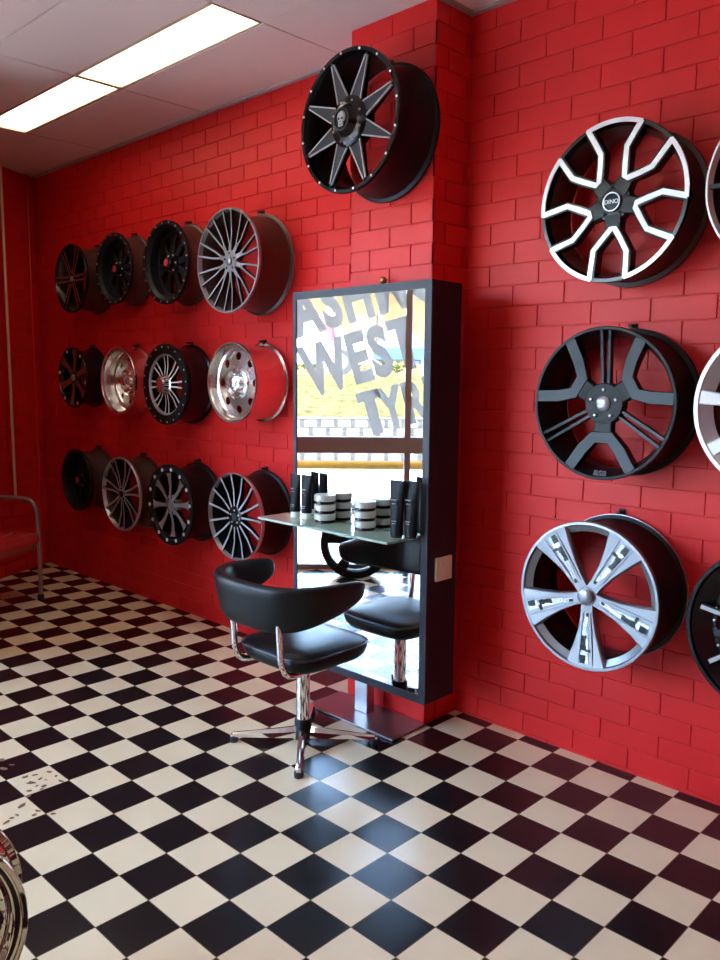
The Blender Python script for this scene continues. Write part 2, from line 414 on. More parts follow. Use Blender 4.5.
LLAB = ['second from the window end of the row above the photographer', 'in the row above the photographer, third from its window end', 'directly above the photographer', 'at the right end of the row above the photographer']  # positions of the unseen lights added to brighten the room
for i, (u0, u1, vl) in enumerate(LIGHTS):
    lab = ('long fluorescent ceiling light nearer the skull rim, right of the two', 'long fluorescent ceiling light farther back towards the dark corner, left of the two',
        'unseen added fluorescent ceiling light nearest the window in the row over the photographer', 'unseen added fluorescent ceiling light over the open floor, second in that row', 'unseen added fluorescent ceiling light over the open floor, third in that row', 'unseen added fluorescent ceiling light at the right end of the row over the photographer',
        'unseen added fluorescent ceiling light at the rear of the room, nearer the window', 'unseen added fluorescent ceiling light at the rear of the room, farther from the window')[i]
    t = thing('ceiling_light', lab, 'ceiling light', ((u0+u1)/2*T, vl*T, H*T), group='fluorescent ceiling lights')
    hw = (u1-u0)/2*T; hv = 0.76*T
    bm = bmesh.new(); e = 0.05*T; dp = 0.22*T
    box(bm, -hw, -hw+e, -hv, hv, 0.001, dp); box(bm, hw-e, hw, -hv, hv, 0.001, dp)
    box(bm, -hw+e, hw-e, -hv, -hv+e, 0.001, dp); box(bm, -hw+e, hw-e, hv-e, hv, 0.001, dp)
    box(bm, -hw, hw, -hv, hv, dp, dp+0.01)
    obj('housing', bm, 'lampside', t, smooth=False)
    bm = bmesh.new(); box(bm, -hw+e, hw-e, -hv+e, hv-e, 0.09*T, 0.12*T)
    obj('diffuser', bm, 'lamp', t, smooth=False)

# shop front (window wall) ------------------------------------------------
S0 = Vector((-21.6, -8.4, 0)); sd = Vector((math.sqrt(.5), -math.sqrt(.5), 0)); nd = Vector((-math.sqrt(.5), -math.sqrt(.5), 0))
def front_obj(name, m, parts, parent=None, smooth=False):
    bm = bmesh.new()
    for s0, s1, n0, n1, z0, z1 in parts: box(bm, s0*T, s1*T, n0*T, n1*T, z0*T, z1*T)
    # local x=sd, y=nd flipped handedness -> build matrix with z
    Mx = Matrix(((sd.x, nd.x, 0, S0.x*T), (sd.y, nd.y, 0, S0.y*T), (0, 0, 1, 0), (0, 0, 0, 1)))
    bmesh.ops.transform(bm, matrix=Mx, verts=bm.verts)
    return obj(name, bm, m, parent, smooth=smooth)
mull = [-1.3, 4.95+0.14, 11.95, 18.95]
mull[1] = 5.07
struct(front_obj('wall_front', 'cream_wall', [(-7.7, 30.2, 0.0, 0.5, 16.2, 18.9), (-7.9, -1.3, 0.0, 0.5, 0, 16.2), (18.95, 30.2, 0.0, 0.5, 0, 16.2)]))  # far end past the last window, unseen, closed to dim the right wall
struct(front_obj('wall_light_block', 'red', [(-2.6, -1.3, -4.0, -0.001, 0, 18.02)]))  # unseen pier, added to keep window light off the far corner
for i in range(3):
    a, b = mull[i], mull[i+1]; w = 0.14
    fr = front_obj('window_%d' % (i+1), 'alu', [(a, a+w, 0.05, 0.4, 0, 16.2), (b-w, b, 0.05, 0.4, 0, 16.2),
                   (a+w, b-w, 0.05, 0.4, 0, 0.24), (a+w, b-w, 0.05, 0.4, 5.55, 6.30), (a+w, b-w, 0.05, 0.4, 15.9, 16.2)])
    struct(fr)
    gp = front_obj('window_pane', 'glass', [(a+w, b-w, 0.21, 0.24, 0.24, 5.55), (a+w, b-w, 0.21, 0.24, 6.30, 15.9)], fr)
# lettering stuck on the glass (reads correctly from the street and in the mirror)
lt = thing('window_lettering', 'grey vinyl lettering slanting across the shop window, reversed from inside', 'lettering', (0, 0, 0))
tilt = math.radians(16)
def word(s, s_c, z_c, cap):
    p = (S0+sd*s_c+nd*0.20)*T; p.z = z_c*T
    o = text_obj('word', s, cap/0.70*T, 'letter', lt, p, (0, 0, 0), 0.0, 0.14*cap/2.15*T, xs=0.62, left=True, space=1.12)
    R = Matrix.Rotation(-PI/4, 4, 'Z') @ Matrix.Rotation(PI/2, 4, 'X') @ Matrix.Rotation(tilt, 4, 'Z')
    o.rotation_euler = R.to_euler()
    return o
word('ASHMORE', -0.05, 10.95, 2.15)
def letter_t(s_c, z_c, x0, cap, w):
    """block letter T drawn in the plane of the word, x0 along its baseline"""
    p = (S0+sd*s_c+nd*0.20)*T; p.z = z_c*T
    bm = bmesh.new(); h = cap+0.14; xm = x0+w/2; sw = 0.26
    fan(bm, [((x)*T, y*T, 0) for x, y in ((xm-sw, -0.14), (xm+sw, -0.14), (xm+sw, h-0.46), (x0+w, h-0.46), (x0+w, h), (x0, h), (x0, h-0.46), (xm-sw, h-0.46))])
    o = obj('word', bm, 'letter', lt, smooth=False, loc=p)
    o.rotation_euler = (Matrix.Rotation(-PI/4, 4, 'Z') @ Matrix.Rotation(PI/2, 4, 'X') @ Matrix.Rotation(tilt, 4, 'Z')).to_euler()
word('WES', 0.55, 8.25, 2.15); letter_t(0.55, 8.25, 4.20, 2.15, 1.22)
letter_t(3.15, 6.42, 0.0, 1.80, 1.10)
word('YRES', 4.10, 6.69, 1.80)

# ------------------------------------------------------------------ wheels
LIPY = 0.0
def pol(r, a): return (r*math.cos(a), r*math.sin(a))
def spokes(root, R, st, n, a0, mats=('gblack', 'gblack'), name='spoke', fw=0.82, angs=None):
    """st: stations (r, lateral, halfwidth, yf, yb) in units of R"""
    bm = bmesh.new(); strip(bm, [(r*R, o*R, w*R, yf*R, yb*R) for r, o, w, yf, yb in st], fw, 0, 1)
    base = obj(name, bm, list(mats), root)
    angs = angs or [a0+360/n*k for k in range(n)]
    base.rotation_euler = (0, -math.radians(angs[0]), 0); out = [base]
    for a in angs[1:]:
        c = base.copy(); COL.objects.link(c); c.parent = root; c.rotation_euler = (0, -math.radians(a), 0); out.append(c)
    return out
def ring_parts(root, name, m, R, rad, n, size, y, h=0.02, a0=0, seg=8, mats=None):
    bm = bmesh.new(); capped(bm, [(size*R, 0), (size*R, -h*R*0.7), (size*0.6*R, -h*R)], seg)
    base = None
    for k in range(n):
        a = math.radians(a0+360/n*k); x, z = pol(rad*R, a)
        if base is None: o = base = obj(name, bm, m, root)
        else: o = base.copy(); COL.objects.link(o); o.parent = root
        o.location = (x, y*R, z)
def rim(label, u, v, z, R, barrel='mblack', lip='gblack', wall=VW, group=None, lipw=0.05, face=None, inner=None, step=0.90, name='wheel_rim', flange=None):
    R = R*T; D = (wall-0.08-v)*T
    t = thing(name, label, 'wheel rim', (u*T, v*T, z*T), group=group)
    bm = bmesh.new()
    prof = [(R*0.985, 0.004), (R*0.985, 0.016), (R*0.95, 0.026), (R*step, 0.045), (R*step*0.985, D*0.55), (R*0.93, D-0.035), (R*0.945, D-0.016), (R*0.995, D-0.010), (R*0.995, D),
            (R*0.95, D), (R*0.90, D-0.03), (R*(step-0.035), D*0.5), (R*(step-0.03), 0.05), (R*(1-lipw-0.02), 0.020), (R*(1-lipw), 0.004)]
    lathe(bm, prof, 72, closed=True); obj('barrel', bm, barrel, t, angle=40)
    bm = bmesh.new()
    lathe(bm, [(R, 0.016), (R, 0.003), (R*0.993, 0), (R*(1-lipw)+0.001, 0.0), (R*(1-lipw), 0.003), (R*(1-lipw-0.03), 0.022), (R*(1-lipw), 0.024)], 72, closed=True)
    obj('lip', bm, lip, t)
    bm = bmesh.new(); lathe(bm, [(R*0.998, D-0.009), (R*1.002, D-0.006), (R*1.002, D+0.001), (R*0.96, D+0.001), (R*0.955, D-0.012)], 72, closed=True)
    obj('back_flange', bm, flange or barrel, t)
    hook_for(u, z, R/T, wall, label)
    return t, R, D
hooks = []
def hook_for(u, z, R, wall, label):
    hooks.append((u, z, R, wall, label))
def hub(t, R, r=0.22, yf=0.06, yb=0.20, m='gblack', cap=0.085, capm='silver', nuts=5, nutr=0.14, nutm='gblack', nuth=0.02, a0=90, capy=None):
    bm = bmesh.new(); capped(bm, [(r*R, yb*R), (r*R, (yf+0.012)*R), ((r-0.012)*R, yf*R), (0.02*R, yf*R)], 40); obj('hub', bm, m, t)
    cy = yf if capy is None else capy
    bm = bmesh.new(); capped(bm, [(cap*R, yf*R+0.001), (cap*R, (cy-0.02)*R), (cap*0.85*R, (cy-0.032)*R), (cap*0.3*R, (cy-0.040)*R), (0.004*R, (cy-0.041)*R)], 32); obj('centre_cap', bm, capm, t)
    if nuts: ring_parts(t, 'lug_nut', nutm, R, nutr, nuts, 0.026, yf, nuth, a0, 6)
GL = 'alloy wheel rims hung on the left part of the red wall'
GR = 'alloy wheel rims hung on the right part of the red wall'

# 1 skull rim on the pier
t, R, D = rim('black rim with pointed spokes and grey skull cap', -7.70, 1.45, 15.16, 1.66, 'mblack', 'gblack', wall=PV, lipw=0.062, name='wheel_rim')
ang8 = [21.5+45*k for k in range(8)]
sp = spokes(t, R, [(0.20, 0, 0.125, 0.02, 0.16), (0.32, 0, 0.115, 0.03, 0.15), (0.86, 0, 0.028, 0.02, 0.09), (0.93, 0, 0.010, 0.01, 0.05)], 8, ang8[0], ('gblack', 'dgrey'))
for s_ in (-1, 1):
    bm = bmesh.new(); strip(bm, [(0.34*R, s_*0.108*R, 0.009*R, 0.022*R, 0.05*R), (0.90*R, s_*0.022*R, 0.009*R, 0.012*R, 0.04*R)], 0.8, 0, 0)
    b0 = None
    for a, so in zip(ang8, sp):
        if b0 is None: e = b0 = obj('milled_edge', bm, 'mach_d', so); 
        else: e = b0.copy(); COL.objects.link(e); e.parent = so
ring_parts(t, 'rivet', 'mach', R, 0.962, 16, 0.018, 0.0, 0.014, 8)
bm = bmesh.new(); capped(bm, [(0.36*R, 0.2*R), (0.36*R, 0.03*R), (0.33*R, 0.0), (0.23*R, -0.03*R), (0.18*R, -0.10*R), (0.165*R, -0.12*R), (0.02*R, -0.12*R)], 40); obj('hub', bm, 'gblack', t)
ring_parts(t, 'lug_nut', 'mach_d', R, 0.285, 8, 0.018, -0.01, 0.02, 22, 6)
bm = bmesh.new(); lathe(bm, [(0.155*R, -0.119*R), (0.155*R, -0.13*R), (0.135*R, -0.13*R), (0.135*R, -0.119*R)], 32, closed=True); cr = obj('cap_ring', bm, 'dgrey', t)
# skull relief
bm = bmesh.new()
def blob(bm, cx, cz, rx, rz, y0, y1, seg=16):
    a = [bm.verts.new((cx+rx*math.cos(2*PI*k/seg), y0, cz+rz*math.sin(2*PI*k/seg))) for k in range(seg)]
    b = [bm.verts.new((cx+0.8*rx*math.cos(2*PI*k/seg), y1, cz+0.8*rz*math.sin(2*PI*k/seg))) for k in range(seg)]
    for k in range(seg): bm.faces.new((a[k], a[(k+1) % seg], b[(k+1) % seg], b[k]))
    bm.faces.new(b); bm.faces.new(a)
blob(bm, 0, 0.03*R, 0.082*R, 0.085*R, -0.119*R, -0.140*R)
box(bm, -0.045*R, 0.045*R, -0.138*R, -0.119*R, -0.10*R, -0.02*R)
sk = obj('skull_emblem', bm, 'skull', t)
bm = bmesh.new()
for sx in (-1, 1): blob(bm, sx*0.033*R, 0.005*R, 0.021*R, 0.020*R, -0.130*R, -0.1425*R, 10)
blob(bm, 0, -0.035*R, 0.010*R, 0.013*R, -0.130*R, -0.1415*R, 8)
for k in (-1, 0, 1): box(bm, k*0.022*R-0.003*R, k*0.022*R+0.003*R, -0.140*R, -0.135*R, -0.095*R, -0.06*R)
obj('skull_socket', bm, 'gblack', sk)

# 2 swirl: black with white machined V bands
t, R, D = rim('gloss black rim with five white V-shaped bands', -1.68, 3.16, 12.73, 1.64, 'bronze', 'gblack', group=GR, lipw=0.055)
for k in range(5):
    c0 = 53.6+72*k
    ap = c0+4
    lft = [pol(0.985, math.radians(c0+14.5)), pol(0.67, math.radians(c0+21)), pol(0.48, math.radians(c0+17)), pol(0.33, math.radians(ap+5))]
    rgt = [pol(0.985, math.radians(c0-14.5)), pol(0.62, math.radians(c0-20)), pol(0.46, math.radians(c0-13)), pol(0.33, math.radians(ap-4))]
    path = lft+rgt[::-1]
    depth = [0.0, 0.015, 0.03, 0.04, 0.04, 0.03, 0.015, 0.0]
    bm = bmesh.new(); strip(bm, [(x*R*(0.975 if i in (0, 7) else 1), y*R*(0.975 if i in (0, 7) else 1), 0.058*R, d*R+0.001, 0.16*R) for i, ((x, y), d) in enumerate(zip(path, depth))], 0.9, 0, 0)
    so = obj('spoke', bm, 'gblack', t)
    bm = bmesh.new(); strip(bm, [(x*R, y*R, 0.034*R, d*R-0.002, d*R+0.004) for (x, y), d in zip(path, depth)], 0.95, 0, 0)
    obj('machined_band', bm, 'mach', so)
    # black pocket arm linking apex to hub
    bm = bmesh.new(); x0, y0 = pol(0.16, math.radians(ap)); x1, y1 = pol(0.40, math.radians(ap))
    strip(bm, [(x0*R, y0*R, 0.13*R, 0.05*R, 0.18*R), (x1*R, y1*R, 0.10*R, 0.045*R, 0.16*R)], 0.8, 0, 0)
    obj('spoke_root', bm, 'gblack', so)
    # white lip arc between this V and the next
    bm = bmesh.new(); a_ = math.radians(c0+13.5); b_ = math.radians(c0+72-13.5)
    strip(bm, [(*[q*R for q in pol(0.972, a_+(b_-a_)*i/10)], 0.028*R, -0.002, 0.003) for i in range(11)], 0.95, 0, 0)
    obj('machined_arc', bm, 'mach', t)
hub(t, R, 0.24, 0.06, 0.2, 'gblack', 0.11, 'dgrey', 5, 0.175, 'dgrey')
bm = bmesh.new(); lathe(bm, [(0.118*R, 0.02*R), (0.118*R, 0.012*R), (0.104*R, 0.012*R), (0.104*R, 0.02*R)], 32, closed=True); obj('cap_ring', bm, 'mach', t)
text_obj('cap_text', 'DINO', 0.075*R, 'mach', t, (0, 0.0175*R, 0), (PI/2, 0, 0), 0.0004, 0.0)

# 3 matte black Y rim
t, R, D = rim('black rim with three wide charcoal chevrons and silver cap', -1.60, 3.00, 8.57, 1.62, 'mblack', 'mblack', group=GR, lipw=0.045)
for c0 in (32, 148, 270):
    P_ = [pol(0.955, math.radians(c0+27)), pol(0.66, math.radians(c0+24)), pol(0.46, math.radians(c0+15)), pol(0.46, math.radians(c0-15)), pol(0.66, math.radians(c0-24)), pol(0.955, math.radians(c0-27))]
    if c0 == 270: P_ = P_
    dd = [0.0, 0.02, 0.04, 0.04, 0.02, 0.0]
    bm = bmesh.new(); strip(bm, [(x*R, y*R, 0.082*R, d*R+0.001, 0.15*R) for (x, y), d in zip(P_, dd)], 0.9, 0, 1)
    so = obj('spoke', bm, ['gblack', 'dgrey'], t)
    bm = bmesh.new(); x0, y0 = pol(0.15, math.radians(c0)); x1, y1 = pol(0.45, math.radians(c0))
    strip(bm, [(x0*R, y0*R, 0.12*R, 0.07*R, 0.18*R), (x1*R, y1*R, 0.14*R, 0.05*R, 0.15*R)], 0.85, 0, 0); obj('spoke_root', bm, 'mblack', so)
for c0 in (90, 210, 330):
    for s_ in (-1, 1):
        spokes(t, R, [(0.26, s_*0.040, 0.022, 0.09, 0.18), (0.92, s_*0.058, 0.022, 0.035, 0.10), (0.96, s_*0.058, 0.02, 0.01, 0.06)], 1, c0, ('gblack', 'dgrey'), name='thin_spoke', angs=[c0])
hub(t, R, 0.27, 0.06, 0.2, 'mblack', 0.10, 'silver', 5, 0.185, 'gun', 0.03, a0=90)
text_obj('rim_text', 'asa', 0.15*R, 'dtext', t, (0.0*R, 0.03*R, -0.90*R), (PI/2, 0, 0), 0.0006, 0.001, shear=0.3)

# 4 silver rim with chrome inserts
t, R, D = rim('silver five spoke rim with chrome spoke inserts', -1.67, 2.82, 4.41, 1.64, 'mblack', 'silver', group=GR, lipw=0.045, flange='steel')
A5 = [56+72*k for k in range(5)]
so = spokes(t, R, [(0.10, 0, 0.085, 0.03, 0.16), (0.22, 0, 0.088, 0.03, 0.16), (0.45, 0, 0.125, 0.035, 0.15), (0.70, 0, 0.205, 0.025, 0.12), (0.90, 0, 0.285, 0.01, 0.08), (0.955, 0, 0.30, 0.004, 0.05)], 5, A5[0], ('silver', 'silver'), fw=0.90)
bm = bmesh.new()
for s_ in (-1, 1):
    strip(bm, [(0.22*R, s_*0.050*R, 0.012*R, 0.020*R, 0.04*R), (0.93*R, s_*0.105*R, 0.012*R, 0.000*R, 0.03*R)], 0.7, 0, 0)
strip(bm, [(0.20*R, 0, 0.012*R, 0.026*R, 0.05*R), (0.5*R, 0, 0.026*R, 0.026*R, 0.05*R), (0.91*R, 0, 0.055*R, 0.004*R, 0.03*R)], 0.9, 0, 1)
rnd = random.Random(5)
for k in range(15):
    r0 = 0.22+0.67*(k/15); w = 0.032+0.056*k/15; x = r0*R
    y = (0.024 if r0 < 0.5 else 0.024-0.022*(r0-0.5)/0.4)*R
    a = rnd.choice((-w, -w*0.9, 0.0)); b_ = min(w, a+rnd.uniform(0.8, 1.6)*w)
    box(bm, x, x+rnd.uniform(0.035, 0.075)*R, y-rnd.uniform(0.003, 0.008)*R, y+0.02*R, a*R, b_*R, rnd.choice((1, 2, 2)))
c0_ = None
for s_ in so:
    if c0_ is None: c0_ = obj('chrome_insert', bm, ['silver', 'polish_d', 'gblack'], s_, smooth=False)
    else: c = c0_.copy(); COL.objects.link(c); c.parent = s_
hub(t, R, 0.13, 0.02, 0.2, 'silver', 0.105, 'silver', 0, capy=-0.01)
bm = bmesh.new(); lathe(bm, [(0.86*R, 0.09*R), (0.955*R, 0.03*R), (0.955*R, 0.05*R), (0.87*R, 0.11*R)], 72, closed=True); obj('inner_lip', bm, 'silver', t)

# 5,6,7 right frame-edge column
t, R, D = rim('black rim with thin silver lip at the right edge', 1.94, 3.05, 12.70, 1.64, 'mblack', 'mach', group=GR, lipw=0.03)
spokes(t, R, [(0.15, 0, 0.05, 0.06, 0.18), (0.5, 0, 0.035, 0.05, 0.14), (0.95, 0, 0.03, 0.02, 0.08)], 10, 0, ('gblack', 'dgrey'))
spokes(t, R, [(0.15, 0, 0.008, 0.045, 0.055), (0.5, 0, 0.006, 0.035, 0.05), (0.95, 0, 0.008, 0.01, 0.03)], 5, 2, ('mach_d', 'mach_d'), name='edge_line')
hub(t, R)
t, R, D = rim('white silver spoked rim at the right edge', 1.96, 3.05, 8.6, 1.64, 'bronze', 'mach', group=GR, lipw=0.055)
for s_ in spokes(t, R, [(0.15, 0, 0.05, 0.05, 0.18), (0.45, 0, 0.055, 0.05, 0.14), (0.93, 0, 0.085, 0.01, 0.08)], 9, 174, ('mach', 'mach')):
    pass
bm = bmesh.new(); lathe(bm, [(0.80*R, 0.10*R), (0.94*R, 0.02*R), (0.94*R, 0.04*R), (0.81*R, 0.12*R)], 72, closed=True); obj('inner_lip', bm, 'mach_d', t)
hub(t, R, 0.22, 0.06, 0.2, 'mach', capm='gblack')
t, R, D = rim('deep black rim with inner rivets at the right edge', 2.10, 3.05, 4.35, 1.68, 'gblack', 'gblack', group=GR, lipw=0.05)
bm = bmesh.new(); lathe(bm, [(0.93*R, 0.02*R), (0.74*R, 0.16*R), (0.70*R, 0.16*R), (0.70*R, 0.2*R), (0.93*R, 0.06*R)], 72, closed=True); obj('dish', bm, 'gblack', t)
ring_parts(t, 'rivet', 'mach', R, 0.72, 30, 0.014, 0.155, 0.012, 0)
spokes(t, R, [(0.15, 0, 0.06, 0.12, 0.24), (0.72, 0, 0.045, 0.12, 0.2)], 8, 12, ('gblack', 'dgrey'))
spokes(t, R, [(0.60, 0.0, 0.03, 0.05, 0.10), (0.86, 0.0, 0.03, 0.04, 0.10)], 8, 34, ('dgrey', 'mach_d'), name='outer_clip')
hub(t, R, 0.2, 0.1, 0.24)

# left group, top row
t, R, D = rim('black rim with thin copper twin spokes, leftmost of the top row', -25.21, 3.03, 12.94, 1.37, 'bronze', 'gblack', group=GL, lipw=0.05)
for s_ in (-1, 1): spokes(t, R, [(0.12, s_*0.05, 0.030, 0.06, 0.2), (0.93, s_*0.085, 0.026, 0.02, 0.1)], 6, 0, ('gblack', 'copper'))
hub(t, R, 0.16, 0.06, 0.2)
def dish_rim(label, u, v, z, Rr_, cap, rv=20, rsize=0.022):
    t, R, D = rim(label, u, v, z, Rr_, 'bronze', 'mblack', group=GL, lipw=0.10)
    bm = bmesh.new(); lathe(bm, [(0.90*R, 0.02*R), (0.82*R, 0.10*R), (0.80*R, 0.30*R), (0.74*R, 0.33*R), (0.74*R, 0.37*R), (0.84*R, 0.33*R)], 64, closed=True); obj('dish', bm, 'mblack', t)
    ring_parts(t, 'rivet', 'mach_d', R, 0.945, rv, rsize, 0.0, 0.016, 5)
    spokes(t, R, [(0.15, 0, 0.09, 0.22, 0.36), (0.5, 0, 0.08, 0.28, 0.38), (0.78, 0, 0.24, 0.32, 0.38)], 8, 10, ('mblack', 'mblack'))
    bm = bmesh.new(); capped(bm, [(0.24*R, 0.36*R), (0.24*R, 0.20*R), (0.15*R, 0.17*R), (0.15*R, 0.07*R), (0.11*R, 0.045*R), (0.01*R, 0.045*R)], 32); obj('hub', bm, 'gblack', t)
    bm = bmesh.new(); capped(bm, [(0.09*R, 0.046*R), (0.09*R, 0.03*R), (0.01*R, 0.025*R)], 24); obj('centre_cap', bm, cap, t)
    ring_parts(t, 'lug_nut', 'mach_d', R, 0.20, 6, 0.022, 0.185, 0.03, 0, 6)
    return t
dish_rim('black riveted deep dish rim, second in the top row', -22.25, 3.30, 13.11, 1.34, 'redcap', 20, 0.022)
dish_rim('larger black riveted dish rim, third in the top row', -18.58, 3.25, 13.01, 1.44, 'redcap', 20, 0.024)
t, R, D = rim('gunmetal mesh rim with ten forked spokes', -14.46, 2.87, 12.66, 1.61, 'bronze', 'gun', group=GL, lipw=0.035, flange='gun')
spokes(t, R, [(0.14, 0, 0.055, 0.07, 0.2), (0.40, 0, 0.045, 0.09, 0.17)], 10, 18, ('mblack', 'gun'))
for s_ in (-1, 1):
    spokes(t, R, [(0.30, s_*0.012, 0.022, 0.085, 0.16), (0.55, s_*0.070, 0.021, 0.07, 0.13), (0.96, s_*0.130, 0.019, 0.01, 0.06)], 10, 18, ('mblack', 'gun'), name='spoke_fork')
hub(t, R, 0.21, 0.06, 0.2, 'gun', 0.085, 'silver', 5, 0.155, 'mblack', 0.004)

# middle row
t, R, D = rim('black rim with broad spokes tinted by red reflections, leftmost of the middle row', -25.88, 3.29, 8.96, 1.26, 'gblack', 'gblack', group=GL, lipw=0.05)
spokes(t, R, [(0.12, 0, 0.12, 0.06, 0.2), (0.55, 0, 0.10, 0.07, 0.15), (0.94, 0, 0.19, 0.02, 0.08)], 6, 20, ('gblack', 'copper'))  # copper colour here paints red reflections onto black spokes
ring_parts(t, 'edge_stud', 'mach', R, 0.90, 6, 0.05, 0.01, 0.015, 50)
hub(t, R, 0.2, 0.05, 0.2, 'mblack', 0.11, 'mach_d')
def polished(label, u, v, z, Rr_, holes, hr, hrad, deep):
    t, R, D = rim(label, u, v, z, Rr_, 'polish', 'polish', group=GL, lipw=0.05, step=0.94)
    bm = bmesh.new()
    lathe(bm, [(0.94*R, 0.012*R), (0.90*R, 0.05*R), (0.885*R, 0.05*R), (0.86*R, deep*R), (0.80*R, (deep+0.02)*R), (0.80*R, (deep+0.06)*R), (0.90*R, (deep+0.04)*R), (0.93*R, 0.06*R)], 64, closed=True)
    obj('dish', bm, 'polish', t)
    # disc face with real round holes (ring sectors around each hole)
    bm = bmesh.new(); n = holes; yd = (deep+0.03)*R; K = 8
    for k in range(n):
        a0 = 2*PI*(k-0.5)/n; a1 = 2*PI*(k+0.5)/n; am = (a0+a1)/2
        cx, cz = pol(hrad*R, am)
        # outline of sector sampled to match hole
        outl = []
        r0, r1 = 0.28*R, 0.82*R
        for i in range(K): outl.append(pol(r1, a0+(a1-a0)*i/K))
        for i in range(K): outl.append((pol(r1+(r0-r1)*i/K, a1)))
        for i in range(K): outl.append(pol(r0, a1+(a0-a1)*i/K))
        for i in range(K): outl.append((pol(r0+(r1-r0)*i/K, a0)))
        N = len(outl)
        def yy(x, z_):
            rr = math.hypot(x, z_)/R; return yd+(0.03 - 0.10*max(0, 0.82-rr))*R
        ov = [bm.verts.new((x, yy(x, z_), z_)) for x, z_ in outl]
        hv = []; hb = []
        for (x, z_) in outl:
            a = math.atan2(z_-cz, x-cx); hx, hz = cx+hr*R*math.cos(a), cz+hr*R*math.sin(a)
            hv.append(bm.verts.new((hx, yy(hx, hz), hz))); hb.append(bm.verts.new((hx, yy(hx, hz)+0.03*R, hz)))
        for i in range(N):
            j = (i+1) % N
            bm.faces.new((ov[i], ov[j], hv[j], hv[i])); bm.faces.new((hv[i], hv[j], hb[j], hb[i]))
    bmesh.ops.remove_doubles(bm, verts=bm.verts, dist=1e-5)
    obj('holed_disc', bm, 'polish', t)
    bm = bmesh.new(); capped(bm, [(0.42*R, (deep+0.10)*R), (0.42*R, (deep-0.03)*R), (0.36*R, (deep-0.06)*R), (0.30*R, (deep-0.02)*R), (0.18*R, (deep-0.03)*R), (0.16*R, (deep-0.16)*R), (0.12*R, (deep-0.19)*R), (0.01*R, (deep-0.2)*R)], 40); obj('hub', bm, 'polish', t)
    ring_parts(t, 'lug_nut', 'chrome', R, 0.25, 6, 0.03, deep-0.02, 0.05, 0, 6)
    return t
polished('polished deep dish rim, second in the middle row', -22.35, 3.40, 8.85, 1.33, 8, 0.07, 0.62, 0.36)
t, R, D = rim('black riveted ring rim with bright twin spoke centre', -18.59, 3.14, 8.76, 1.44, 'gblack', 'mblack', group=GL, lipw=0.24)
ring_parts(t, 'rivet', 'mach', R, 0.93, 20, 0.018, 0.0, 0.014, 5)
bm = bmesh.new(); lathe(bm, [(0.77*R, 0.01*R), (0.71*R, 0.05*R), (0.71*R, 0.08*R), (0.78*R, 0.05*R)], 64, closed=True); obj('inner_ring', bm, 'mach_d', t)
for s_ in (-1, 1): spokes(t, R, [(0.16, s_*0.045, 0.022, 0.03, 0.15), (0.45, s_*0.06, 0.022, 0.07, 0.15), (0.74, s_*0.085, 0.030, 0.05, 0.12)], 8, 0, ('gblack', 'mach'))
bm = bmesh.new(); capped(bm, [(0.26*R, 0.2*R), (0.25*R, 0.02*R), (0.21*R, 0), (0.20*R, -0.12*R), (0.16*R, -0.15*R), (0.01*R, -0.15*R)], 32); obj('hub', bm, 'polish', t)
ring_parts(t, 'hub_bolt', 'gblack', R, 0.12, 6, 0.02, -0.14, 0.02, 0, 6)
polished('polished rim with round holes, nearest the mirror', -14.41, 2.94, 8.87, 1.29, 8, 0.10, 0.66, 0.20)

# bottom row
t = dish_rim('all black dish rim, leftmost of the bottom row', -25.65, 3.19, 4.65, 1.32, 'redcap', 16, 0.05)
for c in t.children:
    if c.name.startswith('rivet'): c.data.materials[0] = M['mblack']
t, R, D = rim('silver rim with fanned thin spokes, second in the bottom row', -22.03, 3.20, 4.44, 1.46, 'bronze', 'mach_d', group=GL, lipw=0.04)
for s_ in (-1, 1):
    spokes(t, R, [(0.10, s_*0.03, 0.03, 0.04, 0.2), (0.5, s_*0.07, 0.032, 0.06, 0.14), (0.96, s_*0.15, 0.04, 0.01, 0.06)], 7, 12, ('mblack', 'mach_d'))
hub(t, R, 0.15, 0.04, 0.2, 'mach_d', 0.09, 'gblack')
t, R, D = rim('black rim with big pale rivets and grey flared spokes', -18.26, 3.01, 4.46, 1.47, 'mblack', 'mblack', group=GL, lipw=0.14)
ring_parts(t, 'rivet', 'mach', R, 0.885, 14, 0.045, 0.0, 0.018, 5, 10)
so = spokes(t, R, [(0.16, 0, 0.055, 0.03, 0.2), (0.45, 0, 0.060, 0.07, 0.15), (0.66, 0, 0.085, 0.06, 0.14), (0.78, 0, 0.14, 0.04, 0.12)], 8, 5, ('gblack', 'gun'))
bm = bmesh.new(); lathe(bm, [(0.87*R, 0.012*R), (0.80*R, 0.08*R), (0.80*R, 0.12*R), (0.88*R, 0.06*R)], 64, closed=True); obj('inner_ring', bm, 'gblack', t)
hub(t, R, 0.25, 0.05, 0.2, 'gun', 0.10, 'silver', 6, 0.19, 'gblack', 0.012)
t, R, D = rim('black rim with fifteen slim spokes behind the glass shelf', -14.37, 2.96, 4.53, 1.44, 'mblack', 'mach_d', group=GL, lipw=0.014)
spokes(t, R, [(0.20, 0, 0.030, 0.03, 0.2), (0.60, 0, 0.026, 0.05, 0.14), (0.96, 0, 0.034, 0.008, 0.06)], 15, 0, ('gblack', 'mach_d'))
bm = bmesh.new(); capped(bm, [(0.24*R, 0.2*R), (0.24*R, 0.03*R), (0.20*R, 0.01*R), (0.01*R, 0.03*R)], 40); obj('hub', bm, 'gblack', t)
bm = bmesh.new(); capped(bm, [(0.09*R, 0.03*R), (0.09*R, 0.0), (0.01*R, -0.01*R)], 24); obj('centre_cap', bm, 'dgrey', t)
ring_parts(t, 'lug_nut', 'mach_d', R, 0.15, 5, 0.024, 0.02, 0.02, 90, 6)

